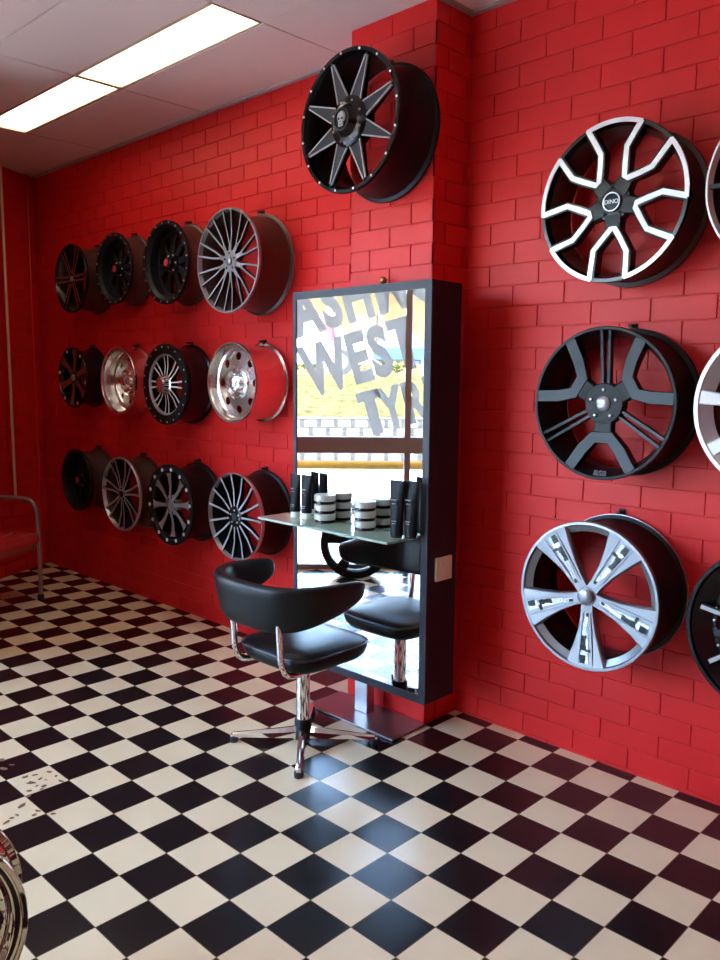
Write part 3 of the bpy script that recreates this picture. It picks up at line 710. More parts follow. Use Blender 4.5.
# hooks that carry the rims
bm = bmesh.new(); box(bm, -0.08*T, 0.08*T, -0.05*T, 0.0, -0.14*T, 0.09*T); box(bm, -0.05*T, 0.05*T, -0.22*T, -0.04*T, -0.005*T, 0.06*T)
hk0 = obj('wall_hook', bm, 'peg', bevel=0.003)
for i, (u, z, R_, wl, lab) in enumerate(hooks):
    o = hk0 if i == 0 else hk0.copy()
    if i: COL.objects.link(o)
    o.location = (u*T, (wl-0.001)*T, (z+R_+0.03)*T)
    tag(o, 'black hook above the '+lab, 'hook', 'hooks that hold the rims')

# ------------------------------------------------------------------ mirror cabinet
UL, UR, VF, VB, ZB, ZT = -10.15, -5.32, 1.85, 2.99, 1.14, 11.33
cab = thing('salon_mirror', 'tall black framed salon mirror station standing against the brick pier', 'mirror', ((UL+UR)/2*T, (VF+VB)/2*T, 0))
hu = (UR-UL)/2; hv = (VB-VF)/2
bm = bmesh.new(); box(bm, -hu*T, hu*T, (-hv+0.06)*T, hv*T, ZB*T, ZT*T); obj('cabinet', bm, 'navy', cab, smooth=False, bevel=0.003)
bz = 0.20; bm = bmesh.new()
for x0, x1, z0, z1 in ((-hu, -hu+bz*0.65, ZB, ZT), (hu-bz, hu, ZB, ZT), (-hu+bz*0.65, hu-bz, ZT-bz, ZT), (-hu+bz*0.65, hu-bz, ZB, ZB+bz)):
    box(bm, x0*T, x1*T, -hv*T, (-hv+0.06)*T, z0*T, z1*T)
obj('bezel', bm, 'bezel', cab, smooth=False)
bm = bmesh.new(); box(bm, (-hu+bz*0.65)*T, (hu-bz)*T, (-hv+0.02)*T, (-hv+0.055)*T, (ZB+bz)*T, (ZT-bz)*T); obj('mirror_glass', bm, 'mirror', cab, smooth=False)
bm = bmesh.new(); box(bm, (-8.15-(UL+UR)/2)*T, (-7.68-(UL+UR)/2)*T, (-hv+0.45)*T, (-hv+0.75)*T, 0.06*T, ZB*T); obj('post', bm, 'steel', cab, bevel=0.003)
bm = bmesh.new(); box(bm, (-9.35-(UL+UR)/2)*T, (-6.15-(UL+UR)/2)*T, (1.62-(VF+VB)/2)*T, (2.96-(VF+VB)/2)*T, 0.002, 0.06*T); obj('base_plate', bm, 'steelpl', cab, bevel=0.002)
# glass shelf is held by the mirror; bracket underneath
sh = thing('glass_shelf', 'green tinted glass shelf projecting from the salon mirror', 'shelf', (-8.02*T, 1.87*T, 5.27*T))
bm = bmesh.new(); box(bm, -2.38*T, 2.37*T, -1.08*T, -0.025*T, -0.03*T, 0.03*T); obj('shelf_board', bm, 'shelfglass', sh, smooth=False, bevel=0.001)
for xx in (-1.6, 0.95):
    bm = bmesh.new(); box(bm, (xx-0.08)*T, (xx+0.08)*T, -0.30*T, -0.025*T, -0.13*T, -0.032*T); obj('bracket', bm, 'chrome', sh, smooth=False, bevel=0.002)
# power point on the side of the cabinet
pp = thing('power_switch', 'cream power switch plate on the side of the black cabinet', 'switch', ((UR+0.002)*T, 2.44*T, 4.48*T))
bm = bmesh.new(); box(bm, 0, 0.07*T, -0.30*T, 0.30*T, -0.29*T, 0.29*T); obj('plate', bm, 'cream', pp, smooth=False, bevel=0.002)
for k in (-1, 1):
    bm = bmesh.new(); box(bm, 0.07*T, 0.10*T, (k*0.11-0.05)*T, (k*0.11+0.05)*T, 0.06*T, 0.18*T); obj('rocker', bm, 'white', pp, smooth=False, bevel=0.001)
# brass knob and cable on top of the cabinet
kb = thing('brass_bracket', 'small brass and black bracket on top of the mirror cabinet', 'bracket', (-7.72*T, 2.8*T, ZT*T))
bm = bmesh.new(); capped(bm, [(0.10*T, 0), (0.10*T, 0.05*T), (0.04*T, 0.08*T), (0.04*T, 0.14*T)], 16, axis='z'); obj('foot', bm, 'peg', kb)
bm = bmesh.new(); bmesh.ops.create_icosphere(bm, subdivisions=2, radius=0.10*T, matrix=Matrix.Translation((0, 0, 0.22*T))); obj('knob', bm, 'brass', kb)
bm = bmesh.new(); tube(bm, smooth_path([(-9.2*T, 2.7*T, ZT*T+0.006), (-8.9*T, 2.6*T, ZT*T+0.009), (-8.5*T, 2.75*T, ZT*T+0.006), (-8.15*T, 2.7*T, ZT*T+0.006)]), 0.004); tag(obj('cable', bm, 'peg'), 'short black cable lying on top of the mirror cabinet', 'cable')

# products on the shelf ------------------------------------------------------
SZ = 5.30
def make_tin(loc, label, group):
    t = thing('wax_tin', label, 'tin', loc, group=group)
    bm = bmesh.new(); capped(bm, [(0.24*T, 0.0), (0.26*T, 0.01*T), (0.26*T, 0.075*T), (0.24*T, 0.085*T)], 28, axis='z'); obj('base', bm, 'gblack', t)
    bm = bmesh.new(); capped(bm, [(0.27*T, 0.082*T), (0.285*T, 0.09*T), (0.285*T, 0.225*T), (0.265*T, 0.242*T), (0.01*T, 0.232*T)], 28, axis='z'); obj('lid', bm, 'tin', t)
    return t
tin0 = None
for si, (u, v) in enumerate([(-8.56, 1.56), (-7.10, 1.55)]):
    for k in range(3):
        lab = 'round pale-lidded tin, %s of the stack of three %s' % (('bottom', 'middle', 'top')[k], ('beside the left tubes', 'nearer the right tubes')[si])
        loc = (u*T, v*T, (SZ+0.001+0.246*k)*T)
        if tin0 is None: tin0 = make_tin(loc, lab, 'tins stacked on the glass shelf')
        else: dup(tin0, loc, lab)
def make_tube(loc, label, white_cap):
    t = thing('product_tube', label, 'tube', loc, group='product tubes on the glass shelf')
    h0 = 0.16 if white_cap else 0.05
    bm = bmesh.new(); capped(bm, [(0.125*T, 0), (0.13*T, 0.01*T), (0.13*T, h0*T)], 20, axis='z'); obj('cap', bm, 'white' if white_cap else 'gblack', t)
    bm = bmesh.new(); rings = []
    for kz in range(8):
        f = kz/7; rx = (0.145+0.045*f)*T; ry = (0.14*(1-f)**0.7+0.012)*T
        rings.append([bm.verts.new((rx*math.cos(2*PI*i/20), ry*math.sin(2*PI*i/20), (h0+(1.18-h0)*f)*T)) for i in range(20)])
    for A, B in zip(rings, rings[1:]):
        for i in range(20): bm.faces.new((A[i], A[(i+1) % 20], B[(i+1) % 20], B[i]))
    bm.faces.new(rings[0]); bm.faces.new(rings[-1])
    bd = obj('body', bm, 'tube', t)
    bm = bmesh.new()
    for zz, w in ((0.78, 0.075), (0.70, 0.05), (0.34, 0.06), (0.29, 0.045)): box(bm, -w*T, w*T, -0.150*T, -0.02*T, zz*T, (zz+0.018)*T)
    obj('print', bm, 'print', bd, smooth=False)
    t.rotation_euler = (0, 0, 0)
    return t
tb = [((-9.68, 1.52), 'black tube with white cap at the left end of the shelf, outer one', 1),
      ((-9.28, 1.56), 'black tube with white cap beside the left stack of tins', 1),
      ((-5.91, 1.42), 'black tube at the right of the shelf, nearer the tins', 0),
      ((-5.63, 1.60), 'black tube at the right end of the shelf against the frame', 0)]
for (u, v), lab, wc in tb:
    o = make_tube((u*T, v*T, (SZ+0.001)*T), lab, wc); o.rotation_euler = (0, 0, random.uniform(0.1, 0.2)); o.scale = (1, 1, 1) if wc else (1.1, 1.0, 1.16)

# ------------------------------------------------------------------ salon chair
CX, CY = -7.73, 0.05
ch = thing('salon_chair', 'black vinyl salon chair with wrap-around back on a chrome four-star base', 'chair', (CX*T, CY*T, 0), math.radians(0))
def superell(a, b, n, k, N):
    t_ = 2*PI*k/N; c, s = math.cos(t_), math.sin(t_)
    return (a*abs(c)**(2/n)*(1 if c >= 0 else -1), b*abs(s)**(2/n)*(1 if s >= 0 else -1))
def loft(bm, layers, N=64, cy=0.0, n=4.5):
    rings = []
    for a, b, z in layers: rings.append([bm.verts.new((x*T, (y+cy)*T, z*T)) for x, y in [superell(a, b, n, k, N) for k in range(N)]])
    for A, B in zip(rings, rings[1:]):
        for k in range(N): bm.faces.new((A[k], A[(k+1) % N], B[(k+1) % N], B[k]))
    bm.faces.new(rings[0]); bm.faces.new(rings[-1])
sx, sy_ = 1.27, 1.27
bm = bmesh.new(); loft(bm, [(0.98, 0.98, 2.24), (1.14, 1.14, 2.27), (1.22, 1.22, 2.36), (sx, sy_, 2.50), (sx, sy_, 2.60), (sx-0.05, sy_-0.05, 2.66), (sx-0.16, sy_-0.16, 2.72), (0.8, 0.8, 2.77), (0.3, 0.3, 2.78)], cy=0.06); obj('seat', bm, 'vinyl', ch, angle=60)
seat = ch.children[0]
bm = bmesh.new(); N = 64; pth = [superell(sx+0.005, sy_+0.005, 4.5, k, N) for k in range(N+1)]
tube(bm, [(x*T, (y+0.06)*T, 2.62*T) for x, y in pth], 0.028*T, 8); obj('piping', bm, 'vinyl2', seat)
bm = bmesh.new(); box(bm, -0.5*T, 0.5*T, -0.5*T, 0.5*T, 2.06*T, 2.25*T); obj('seat_plate', bm, 'mblack', ch, bevel=0.004)
# backrest
bm = bmesh.new(); rows = []; NS = 44
def backpath(s):      # s in [-1,1]; returns x,y, outward normal
    a, b, cy0 = 1.66, 1.44, -0.20
    L1 = PI/2*1.47; L2 = 0.80; L = L1+L2; d = abs(s)*L; sg = 1 if s >= 0 else -1
    if d < L1:
        ph = d/L1*PI/2
        # squarer back corners
        c, s_ = math.cos(ph), math.sin(ph); e = 2/2.7
        x, y = a*s_**e, cy0-b*c**e; nx, ny = s_**(2-e)/a, -c**(2-e)/b
    else:
        x, y = a+0.0*(d-L1), cy0+(d-L1); nx, ny = 1, 0
    l = math.hypot(nx, ny); return sg*x, y, sg*nx/l, ny/l
for i in range(NS+1):
    s = -1+2*i/NS; x, y, nx, ny = backpath(s); q = abs(s)
    zt = 4.44-0.10*max(0, q-0.6)/0.4; zb = 3.27+0.62*(q**2.2)
    end = max(0.0, (q-0.93)/0.07); zt -= 0.07*end*end; zb += 0.07*end*end
    th = 0.17*(1-0.30*q*q)*(1-0.35*end); hh = (zt-zb)/2; zc = (zt+zb)/2
    row = []
    for k in range(16):
        aa = 2*PI*k/16; c, s2 = math.cos(aa), math.sin(aa)
        dx = th*abs(c)**0.6*(1 if c > 0 else -1); dz = hh*abs(s2)**0.75*(1 if s2 > 0 else -1)
        lean = 0.17*(dz/1.0)
        wide = 1+0.30*max(0, s2)
        row.append(bm.verts.new(((x+nx*(dx*wide+lean))*T, (y+ny*(dx*wide+lean))*T, (zc+dz)*T)))
    rows.append(row)
for rw in rows:
    for v_ in rw: v_.co.x -= 0.18*T
for A, B in zip(rows, rows[1:]):
    for k in range(16): bm.faces.new((A[k], A[(k+1) % 16], B[(k+1) % 16], B[k]))
bm.faces.new(rows[0]); bm.faces.new(rows[-1])
o = obj('backrest', bm, 'vinyl', ch, angle=80); md = o.modifiers.new('s', 'SUBSURF'); md.levels = 1; md.render_levels = 1
for s_ in (-1, 1):
    bm = bmesh.new(); tube(bm, smooth_path([(s_*0.80*T, -0.45*T, 2.22*T), (s_*0.84*T, -0.9*T, 2.22*T), (s_*0.86*T, -1.25*T, 2.30*T), (s_*0.86*T, -1.42*T, 2.58*T), (s_*0.85*T, -1.46*T, 3.0*T), (s_*0.85*T, -1.50*T, 3.6*T)], 6), 0.075*T, 12)
    obj('back_support', bm, 'chrome', ch)
bm = bmesh.new(); capped(bm, [(0.17*T, 0.3*T), (0.17*T, 2.1*T)], 24, axis='z'); obj('column', bm, 'chrome', ch)
bm = bmesh.new(); capped(bm, [(0.18*T, 0.10*T), (0.215*T, 0.14*T), (0.215*T, 0.60*T), (0.19*T, 0.64*T), (0.16*T, 0.65*T)], 28, axis='z'); obj('collar', bm, 'mblack', ch)
foot = [(-1.27, -1.22), (-1.24, 1.40), (1.33, 1.20), (1.30, -1.30)]
for fx, fy in foot:
    L = math.hypot(fx, fy); ang = math.atan2(fy, fx)
    bm = bmesh.new(); rows = []
    for r, w, z0, z1 in ((0.10, 0.12, 0.16, 0.44), (0.5, 0.11, 0.15, 0.38), (L, 0.075, 0.14, 0.24), (L+0.05, 0.05, 0.15, 0.20)):
        rows.append([bm.verts.new((r*T, y*T, z*T)) for y, z in ((-w, z0), (w, z0), (w*0.9, (z0+z1)/2+0.02), (w*0.25, z1), (-w*0.25, z1), (-w*0.9, (z0+z1)/2+0.02))])
    for A, B in zip(rows, rows[1:]):
        for k in range(6): bm.faces.new((A[k], A[(k+1) % 6], B[(k+1) % 6], B[k]))
    bm.faces.new(rows[0]); bm.faces.new(rows[-1])
    lg = obj('leg', bm, 'chrome', ch, smooth=True, angle=25); lg.rotation_euler = (0, 0, ang)
    bm = bmesh.new(); capped(bm, [(0.10*T, 0.0005), (0.11*T, 0.02*T), (0.11*T, 0.13*T), (0.08*T, 0.16*T)], 16, axis='z', c=((L-0.03)*T, 0, 0)); obj('foot_glide', bm, 'rubber', lg)

# ------------------------------------------------------------------ wrapped red armchair at the far left
wv = Vector((0.487, -0.873, 0)); rz = math.atan2(wv.y, wv.x)
ac = thing('waiting_chair', 'red vinyl armchair with tubular metal arms and plastic wrap, far left corner', 'chair', (-25.35*T, -0.88*T, 0), rz)
for s_ in (-1, 1):
    x = s_*1.5
    bm = bmesh.new()
    tube(bm, smooth_path([(x*T, 1.40*T, 0.02*T), (x*T, 1.42*T, 1.5*T), (x*T, 1.38*T, 3.4*T), (x*T, 1.25*T, 3.9*T), (x*T, 0.9*T, 4.12*T), (x*T, 0, 4.15*T), (x*T, -1.1*T, 4.12*T)], 6), 0.085*T, 10)
    fr = obj('arm_frame', bm, 'frame_brown', ac)
    bm = bmesh.new(); tube(bm, [(x*T, -1.15*T, 0.02*T), (x*T, -1.15*T, 4.15*T), (x*T, -1.35*T, 5.6*T)], 0.085*T, 10); obj('rear_frame', bm, 'frame_brown', ac)
    for yy in (1.40, -1.15):
        bm = bmesh.new(); capped(bm, [(0.13*T, 0.0005), (0.13*T, 0.2*T), (0.09*T, 0.26*T)], 12, axis='z', c=(x*T, yy*T, 0)); obj('foot_cap', bm, 'rubber', fr)
bm = bmesh.new(); loft(bm, [(1.2, 1.2, 2.15), (1.5, 1.5, 2.25), (1.62, 1.62, 2.55), (1.58, 1.58, 2.75), (1.3, 1.3, 2.9), (0.5, 0.5, 2.95)], 48, 0.1, 5); obj('seat', bm, 'redvinyl', ac, angle=60)
bm = bmesh.new(); box(bm, -1.42*T, 1.42*T, -1.45*T, -1.02*T, 3.1*T, 5.5*T); obj('backrest', bm, 'redvinyl', ac, bevel=0.03)

# pale hanging rod in front of the left wall
rp = Vector((-29.06, 2.02, 0))
bm = bmesh.new(); tube(bm, [(rp.x*T, rp.y*T, 3.75*T), (rp.x*T, rp.y*T, H*T)], 0.06*T, 10); tag(obj('blind_rod', bm, 'wood'), 'thin pale wooden rod hanging from the ceiling in front of the left wall', 'rod')
bm = bmesh.new()   # conduit line in the corner of the left wall
tube(bm, [((cornerA[0]+dB.x*0.55+nB.x*0.06)*T, (cornerA[1]+dB.y*0.55+nB.y*0.06)*T, 0.01), ((cornerA[0]+dB.x*0.55+nB.x*0.06)*T, (cornerA[1]+dB.y*0.55+nB.y*0.06)*T, H*T)], 0.05*T, 8); struct(obj('trim_3', bm, 'red'))

# ------------------------------------------------------------------ standing wheels
def rotated_rim(label, u, v, z, R, ang, D=1.4, **kw):
    t, Rm, D = rim(label, u, v, z, R, wall=v+D+0.08, **kw); hooks.pop()
    t.rotation_euler = (0, 0, ang); return t, Rm, D
# chrome wheel in the foreground, left
t, R, D = rotated_rim('chrome deep dish wheel rim standing on the floor at the bottom left edge', -4.4, -10.0, 1.555, 1.55, math.radians(72), D=0.9, barrel='goldchrome', lip='goldchrome', lipw=0.045, name='wheel_rim')
bm = bmesh.new(); lathe(bm, [(0.95*R, 0.006), (0.90*R, 0.03*R), (0.86*R, 0.05*R), (0.82*R, 0.12*R), (0.70*R, 0.17*R), (0.66*R, 0.22*R), (0.64*R, 0.42*R), (0.60*R, 0.42*R), (0.62*R, 0.3*R), (0.84*R, 0.2*R), (0.93*R, 0.08*R)], 80, closed=True); obj('dish', bm, 'goldchrome', t)
ring_parts(t, 'rivet', 'chrome', R, 0.80, 40, 0.012, 0.13, 0.012, 0)
spokes(t, R, [(0.1, 0, 0.08, 0.30, 0.42), (0.62, 0, 0.10, 0.38, 0.46)], 6, 10, ('gblack', 'gblack'))
hub(t, R, 0.25, 0.28, 0.45, 'gblack', 0.12, 'chrome')
# black wheel seen in the mirror
t, R, D = rotated_rim('black five spoke wheel standing on the floor, seen reflected in the mirror', -18.4, -9.0, 1.62, 1.60, math.radians(135), barrel='mblack', lip='mblack', lipw=0.20, name='wheel_rim')
spokes(t, R, [(0.1, 0, 0.12, 0.06, 0.2), (0.5, 0, 0.11, 0.06, 0.18), (0.86, 0, 0.17, 0.03, 0.12)], 5, 12, ('mblack', 'mblack'))
hub(t, R, 0.22, 0.04, 0.2, 'mblack', 0.09, 'mblack')

# mud marks
bm = bmesh.new()
def px_floor(x, y):
    d = F + Rr*((x-360)/f_px) + Ur*((480-y)/f_px); t_ = -ch_/d.z
    return cu_+d.x*t_, cv_+d.y*t_
marks = [(25,777,3),(31,783,3),(29,791,2),(35,775,2),(40,779,2),(44,786,2),(49,772,2),(61,781,2.4),(29,796,2),(42,789,1.5),(22,806,3.4),(17,815,2),(7,822,2.6),(38,811,2.2),(34,815,1.6),(53,814,1.6),(4,769,3),(12,765,2),(2,760,2.5),(56,776,1.4),(12,818,1.6),(46,780,1.2),(37,786,1.4)]
for x, y, s in marks:
    a, b = px_floor(x, y); n = 9; rr = s*0.036; th0 = random.uniform(0, PI); el = random.uniform(0.45, 0.8)
    vv = []
    for k in range(n):
        q = 2*PI*k/n; r = rr*random.uniform(0.7, 1.25)
        px_, py_ = r*math.cos(q), r*el*math.sin(q)
        vv.append(bm.verts.new(((a+px_*math.cos(th0)-py_*math.sin(th0))*T, (b+px_*math.sin(th0)+py_*math.cos(th0))*T, 0.0006)))
    f_ = bm.faces.new(vv)
mm = obj('mud_marks', bm, 'mud', smooth=False); tag(mm, 'dried brown mud marks scattered on the tiles at the left', 'mud marks', kind='stuff')

# ------------------------------------------------------------------ street outside (seen in the mirror)
def out(s, n, z): p = S0+sd*s+nd*n; return (p.x*T, p.y*T, z*T)
def out_box(bm, s0, s1, n0, n1, z0, z1, mi=0):
    vs = [bm.verts.new(out(s, n, z)) for s, n, z in ((s0,n0,z0),(s1,n0,z0),(s1,n1,z0),(s0,n1,z0),(s0,n0,z1),(s1,n0,z1),(s1,n1,z1),(s0,n1,z1))]
    for f in ((0,3,2,1),(4,5,6,7),(0,1,5,4),(1,2,6,5),(2,3,7,6),(3,0,4,7)): bm.faces.new([vs[i] for i in f]).material_index = mi
bm = bmesh.new(); out_box(bm, -120, 130, 0.55, 42, -0.5, -0.02); struct(obj('pavement', bm, 'concrete', smooth=False))
wl = thing('retaining_wall', 'pale block retaining wall with dark slots beyond the street', 'wall', out(5, 42.5, 0))
iv = Vector(out(5, 42.5, 0))
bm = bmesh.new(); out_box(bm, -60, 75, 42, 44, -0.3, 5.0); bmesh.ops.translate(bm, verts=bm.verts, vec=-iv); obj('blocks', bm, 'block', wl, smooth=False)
bm = bmesh.new()
for r in range(6):
    z0 = 0.1+0.82*r
    for k in range(-12, 26):
        s = k*1.65+(0.8 if r % 2 else 0); out_box(bm, s, s+0.40, 41.9, 41.999, z0, z0+0.66)
    out_box(bm, -20, 45, 41.93, 41.998, z0+0.70, z0+0.77)
bmesh.ops.translate(bm, verts=bm.verts, vec=-iv); obj('slots', bm, 'slot', wl, smooth=False)
bm = bmesh.new()
nS, nN = 40, 10; grid = []
for i in range(nN+1):
    f_ = i/nN; row = []
    for j in range(nS+1):
        s = -60+135*j/nS; n = 44.1+24*f_; z = 4.9+4.4*f_+random.uniform(-0.12, 0.12)*(0 if i in (0, nN) else 1)
        row.append(bm.verts.new(out(s, n, z)))
    grid.append(row)
for A, B in zip(grid, grid[1:]):
    for j in range(nS): bm.faces.new((A[j], A[j+1], B[j+1], B[j]))
tag(obj('grass_bank', bm, 'grass'), 'sloping sunlit grass bank above the block wall', 'grass', kind='stuff')
bm = bmesh.new(); out_box(bm, -60, 75, 68, 170, 8.6, 9.25); struct(obj('upper_road', bm, 'concrete', smooth=False))
rl = thing('yellow_rail', 'yellow safety rail along the street front', 'rail', out(5, 8, 0))
iv = Vector(out(5, 8, 0))
bm = bmesh.new(); a = Vector(out(-14, 8, 4.12))-iv; b = Vector(out(26, 8, 4.12))-iv; tube(bm, [a, b], 0.24*T, 14); obj('rail_tube', bm, 'yellow', rl)
for s in (-13, 25):
    bm = bmesh.new(); tube(bm, [Vector(out(s, 8, -0.02))-iv, Vector(out(s, 8, 4.0))-iv], 0.2*T, 12); obj('post', bm, 'yellow', rl)

def car(s, n, z, L, paint, label):
    iv = Vector(out(s, n, z)); t = thing('car', label, 'car', iv)
    hl = L/2; prof = [(-hl, 1.6), (-hl, 4.0), (-hl+2, 4.9), (-hl+5.0, 5.3), (-hl+8.0, 8.1), (hl-6.5, 8.3), (hl-3.0, 5.6), (hl-0.5, 5.0), (hl, 3.8), (hl, 1.6)]
    bm = bmesh.new(); A = [bm.verts.new(Vector(out(s+x, n-4.6, z+y))-iv) for x, y in prof]; B = [bm.verts.new(Vector(out(s+x, n+4.6, z+y))-iv) for x, y in prof]
    bm.faces.new(A); bm.faces.new(B)
    for i in range(len(prof)): j = (i+1) % len(prof); bm.faces.new((A[i], A[j], B[j], B[i]))
    obj('body', bm, paint, t, bevel=0.03)
    bm = bmesh.new()
    for x0, x1 in ((-hl+6.4, -hl+11.5), (-hl+12.0, hl-5.2)):
        vs = [bm.verts.new(Vector(out(s+x, n-4.66, z+y))-iv) for x, y in ((x0, 5.6), (x1, 5.6), (x1-0.4, 7.7), (x0+1.6, 7.7))]; bm.faces.new(vs)
    obj('window', bm, 'glassdark', t, smooth=False)
    for x in (-hl+4.6, hl-4.6):
        bm = bmesh.new(); capped(bm, [(1.75*T, 0), (1.9*T, 0.15*T), (1.9*T, 1.1*T), (1.75*T, 1.2*T)], 24, axis='z')
        Rm = Matrix(((sd.x, 0, nd.x, 0), (sd.y, 0, nd.y, 0), (0, 1, 0, 0), (0, 0, 0, 1)))
        bmesh.ops.transform(bm, matrix=Rm, verts=bm.verts); bmesh.ops.translate(bm, verts=bm.verts, vec=Vector(out(s+x, n-4.8, z+1.85))-iv)
        w = obj('wheel', bm, 'rubber', t)
        bm = bmesh.new(); capped(bm, [(1.15*T, 0), (1.1*T, 0.1*T)], 16, axis='z')
        bmesh.ops.transform(bm, matrix=Rm, verts=bm.verts); bmesh.ops.translate(bm, verts=bm.verts, vec=Vector(out(s+x, n-4.9, z+1.85))-iv)
        obj('hubcap', bm, 'silver', w)
    return t
car(-7.5, 84, 9.25, 26, 'carwhite', 'white car parked beyond the grass bank')
car(25.0, 88, 9.25, 25, 'blue', 'blue car parked beyond the grass bank, beside the white car')
# blue canopy
cn = thing('blue_canopy', 'peaked blue canopy between the parked cars', 'canopy', out(9.2, 78, 9.25)); iv = Vector(out(9.2, 78, 9.25))
bm = bmesh.new(); ap = bm.verts.new(Vector(out(9.0, 78, 17.0))-iv); cs = [bm.verts.new(Vector(out(s, n, 13.0))-iv) for s, n in ((5.5, 75), (13.0, 75), (13.0, 81), (5.5, 81))]
cb = [bm.verts.new(Vector(out(s, n, 11.4))-iv) for s, n in ((5.5, 75), (13.0, 75), (13.0, 81), (5.5, 81))]
for i in range(4): bm.faces.new((ap, cs[i], cs[(i+1) % 4])); bm.faces.new((cs[i], cs[(i+1) % 4], cb[(i+1) % 4], cb[i]))
obj('canopy_cover', bm, 'blue', cn, smooth=False)
for s, n in ((5.7, 75.2), (12.8, 75.2), (12.8, 80.8), (5.7, 80.8)):
    bm = bmesh.new(); tube(bm, [Vector(out(s, n, 9.25))-iv, Vector(out(s, n, 12.9))-iv], 0.15*T, 8); obj('pole', bm, 'steel', cn)
# pedestrian in pink
pe = thing('person', 'person in a pink top standing beyond the grass bank', 'person', out(-0.5, 74, 9.25)); iv = Vector(out(-0.5, 74, 9.25))
def skin_fig():
    me = bpy.data.meshes.new('body'); k = T
    v = [(0, 0, 5.2), (0, 0, 6.6), (0, 0, 8.0), (0, 0, 8.7), (0, 0, 9.3), (0.45, 0, 5.0), (0.5, 0, 2.6), (0.5, 0, 0.3), (0.5, -0.6, 0.15), (-0.45, 0, 5.0), (-0.5, 0, 2.6), (-0.5, 0, 0.3), (-0.5, -0.6, 0.15),
         (0.95, 0, 8.0), (1.2, 0, 6.3), (1.2, -0.3, 4.8), (-0.95, 0, 8.0), (-1.2, 0, 6.3), (-1.2, -0.3, 4.8)]
    e = [(0,1),(1,2),(2,3),(3,4),(0,5),(5,6),(6,7),(7,8),(0,9),(9,10),(10,11),(11,12),(2,13),(13,14),(14,15),(2,16),(16,17),(17,18)]
    me.from_pydata([(a*k, b*k, c*k) for a, b, c in v], e, [])
    rad = [.75,.65,.7,.3,.55,.5,.36,.22,.2,.5,.36,.22,.2,.33,.26,.18,.33,.26,.18]
    o = bpy.data.objects.new('body', me); link(o, pe); md = o.modifiers.new('sk', 'SKIN'); me.skin_vertices.new() if not me.skin_vertices else None
    for i, r in enumerate(rad): me.skin_vertices[0].data[i].radius = (r*k, r*k*0.8)
    me.skin_vertices[0].data[0].use_root = True
    o.modifiers.new('ss', 'SUBSURF').render_levels = 1; me.materials.append(M['skin'])
    return o
skin_fig()
bm = bmesh.new(); rings = []
for r, z in ((0.95, 4.6), (0.85, 6.2), (0.98, 7.6), (0.75, 8.4)):
    rings.append([bm.verts.new((r*T*math.cos(2*PI*i/20), 0.8*r*T*math.sin(2*PI*i/20), z*T)) for i in range(20)])
for A, B in zip(rings, rings[1:]):
    for i in range(20): bm.faces.new((A[i], A[(i+1) % 20], B[(i+1) % 20], B[i]))
obj('top', bm, 'pink', pe)
# house behind
hs = thing('house', 'low tan house with brown posts and pale roof beyond the parked cars', 'house', out(8, 140, 9.2)); iv = Vector(out(8, 140, 9.2))
def hb(name, m, bx, parent=hs):
    bm = bmesh.new()
    for q in bx: out_box(bm, *q)
    bmesh.ops.translate(bm, verts=bm.verts, vec=-iv); return obj(name, bm, m, parent, smooth=False)
hb('wall', 'housewall', [(-20, 60, 138, 160, 9.2, 29)])
hb('roof', 'concrete', [(-23, 63, 132, 163, 29, 31)])
for s in (-12, -2, 8, 14, 30, 45): hb('post', 'postbrown', [(s, s+1.6, 133, 134.5, 9.2, 29)])
for s in (-8, 3, 20, 36):
    w_ = hb('window', 'glassdark', [(s, s+5, 137.8, 138.1, 14, 22)])
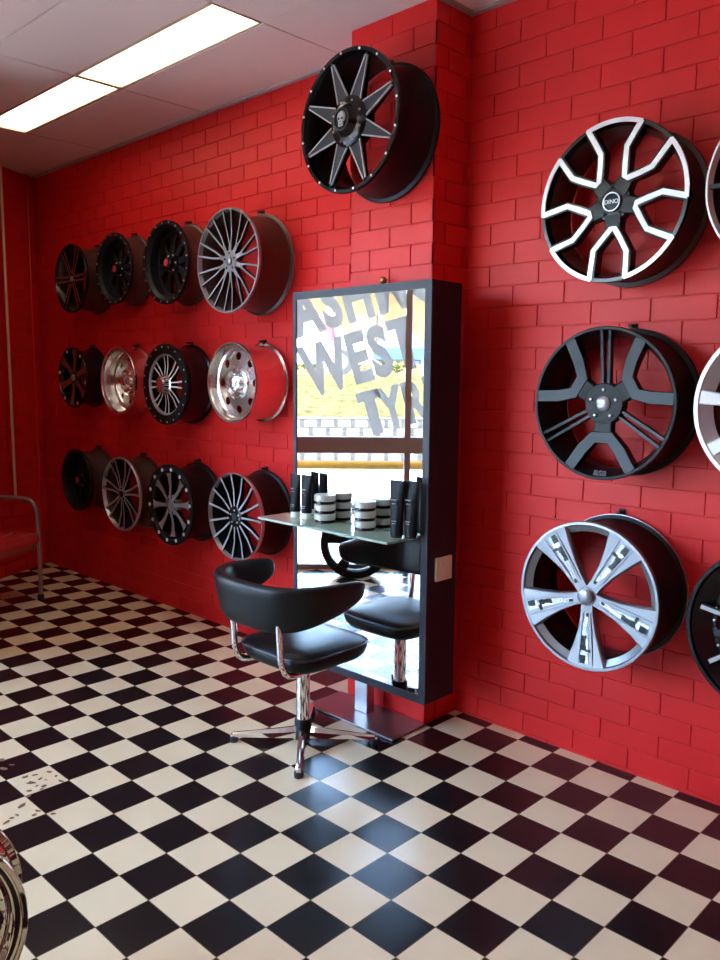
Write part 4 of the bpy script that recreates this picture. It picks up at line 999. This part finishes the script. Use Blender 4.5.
# shrubs
def shrub(s, n, z, r, label, seed):
    rnd = random.Random(seed); iv2 = Vector(out(s, n, z)); t = thing('shrub', label, 'shrub', iv2, group='shrubs beyond the grass bank')
    bm = bmesh.new()
    for k in range(260):
        d = Vector((rnd.gauss(0, 1), rnd.gauss(0, 1), rnd.gauss(0, 1))).normalized()*rnd.uniform(0.55, 1.0)
        c = Vector((d.x*r*T, d.y*r*T, (0.25*r+r*0.55*(d.z+0.9))*T)); a1 = Vector((rnd.gauss(0, 1), rnd.gauss(0, 1), rnd.gauss(0, 1))).normalized(); b1 = a1.orthogonal().normalized()
        q = 0.30*T; bm.faces.new([bm.verts.new(c+v) for v in (a1*q*1.6, b1*q*0.7, -a1*q*1.6, -b1*q*0.7)])
    obj('foliage', bm, 'leaf', t, smooth=False)
    bm = bmesh.new(); tube(bm, [(0, 0, 0), (0, 0, r*0.8*T)], 0.12*T, 6); obj('stem', bm, 'postbrown', t)
for i, (s, r, lab) in enumerate([(-5.5, 1.9, 'leafy green shrub above the white car, leftmost in the mirror'), (3.0, 1.9, 'leafy green shrub above the bank left of the blue canopy'), (11.0, 1.7, 'small green shrub nearest the blue canopy'), (-14.0, 1.9, 'green shrub at the left end of the bank')]):
    shrub(s, 112, 9.25, r*2.0, lab, i)

# ------------------------------------------------------------------ light
w = bpy.data.worlds.new('world'); SC.world = w; w.use_nodes = True; nt = w.node_tree
bg = nt.nodes['Background']; sk_ = nt.nodes.new('ShaderNodeTexSky'); sk_.sky_type = 'NISHITA'; sk_.sun_disc = False
sk_.sun_elevation = math.radians(50); sk_.sun_rotation = math.radians(20); sk_.air_density = 1.0; sk_.dust_density = 2.0
nt.links.new(sk_.outputs[0], bg.inputs['Color']); bg.inputs['Strength'].default_value = 2.2
sn = bpy.data.lights.new('sun', 'SUN'); sn.energy = 3.5; sn.angle = math.radians(1.0); sn.color = (1.0, 0.95, 0.86)
so_ = bpy.data.objects.new('sun', sn); COL.objects.link(so_)
# sun stands behind the shop, so that the street is lit and no beam enters the room
dirv = Vector((-0.35, -0.60, -1.0)).normalized(); so_.rotation_euler = dirv.to_track_quat('-Z', 'Y').to_euler()

vs = SC.view_settings; SC.display_settings.display_device = 'sRGB'
vs.view_transform = 'Standard'; vs.look = 'None'; vs.gamma = 1.0; vs.use_curve_mapping = False; vs.exposure = 1.43
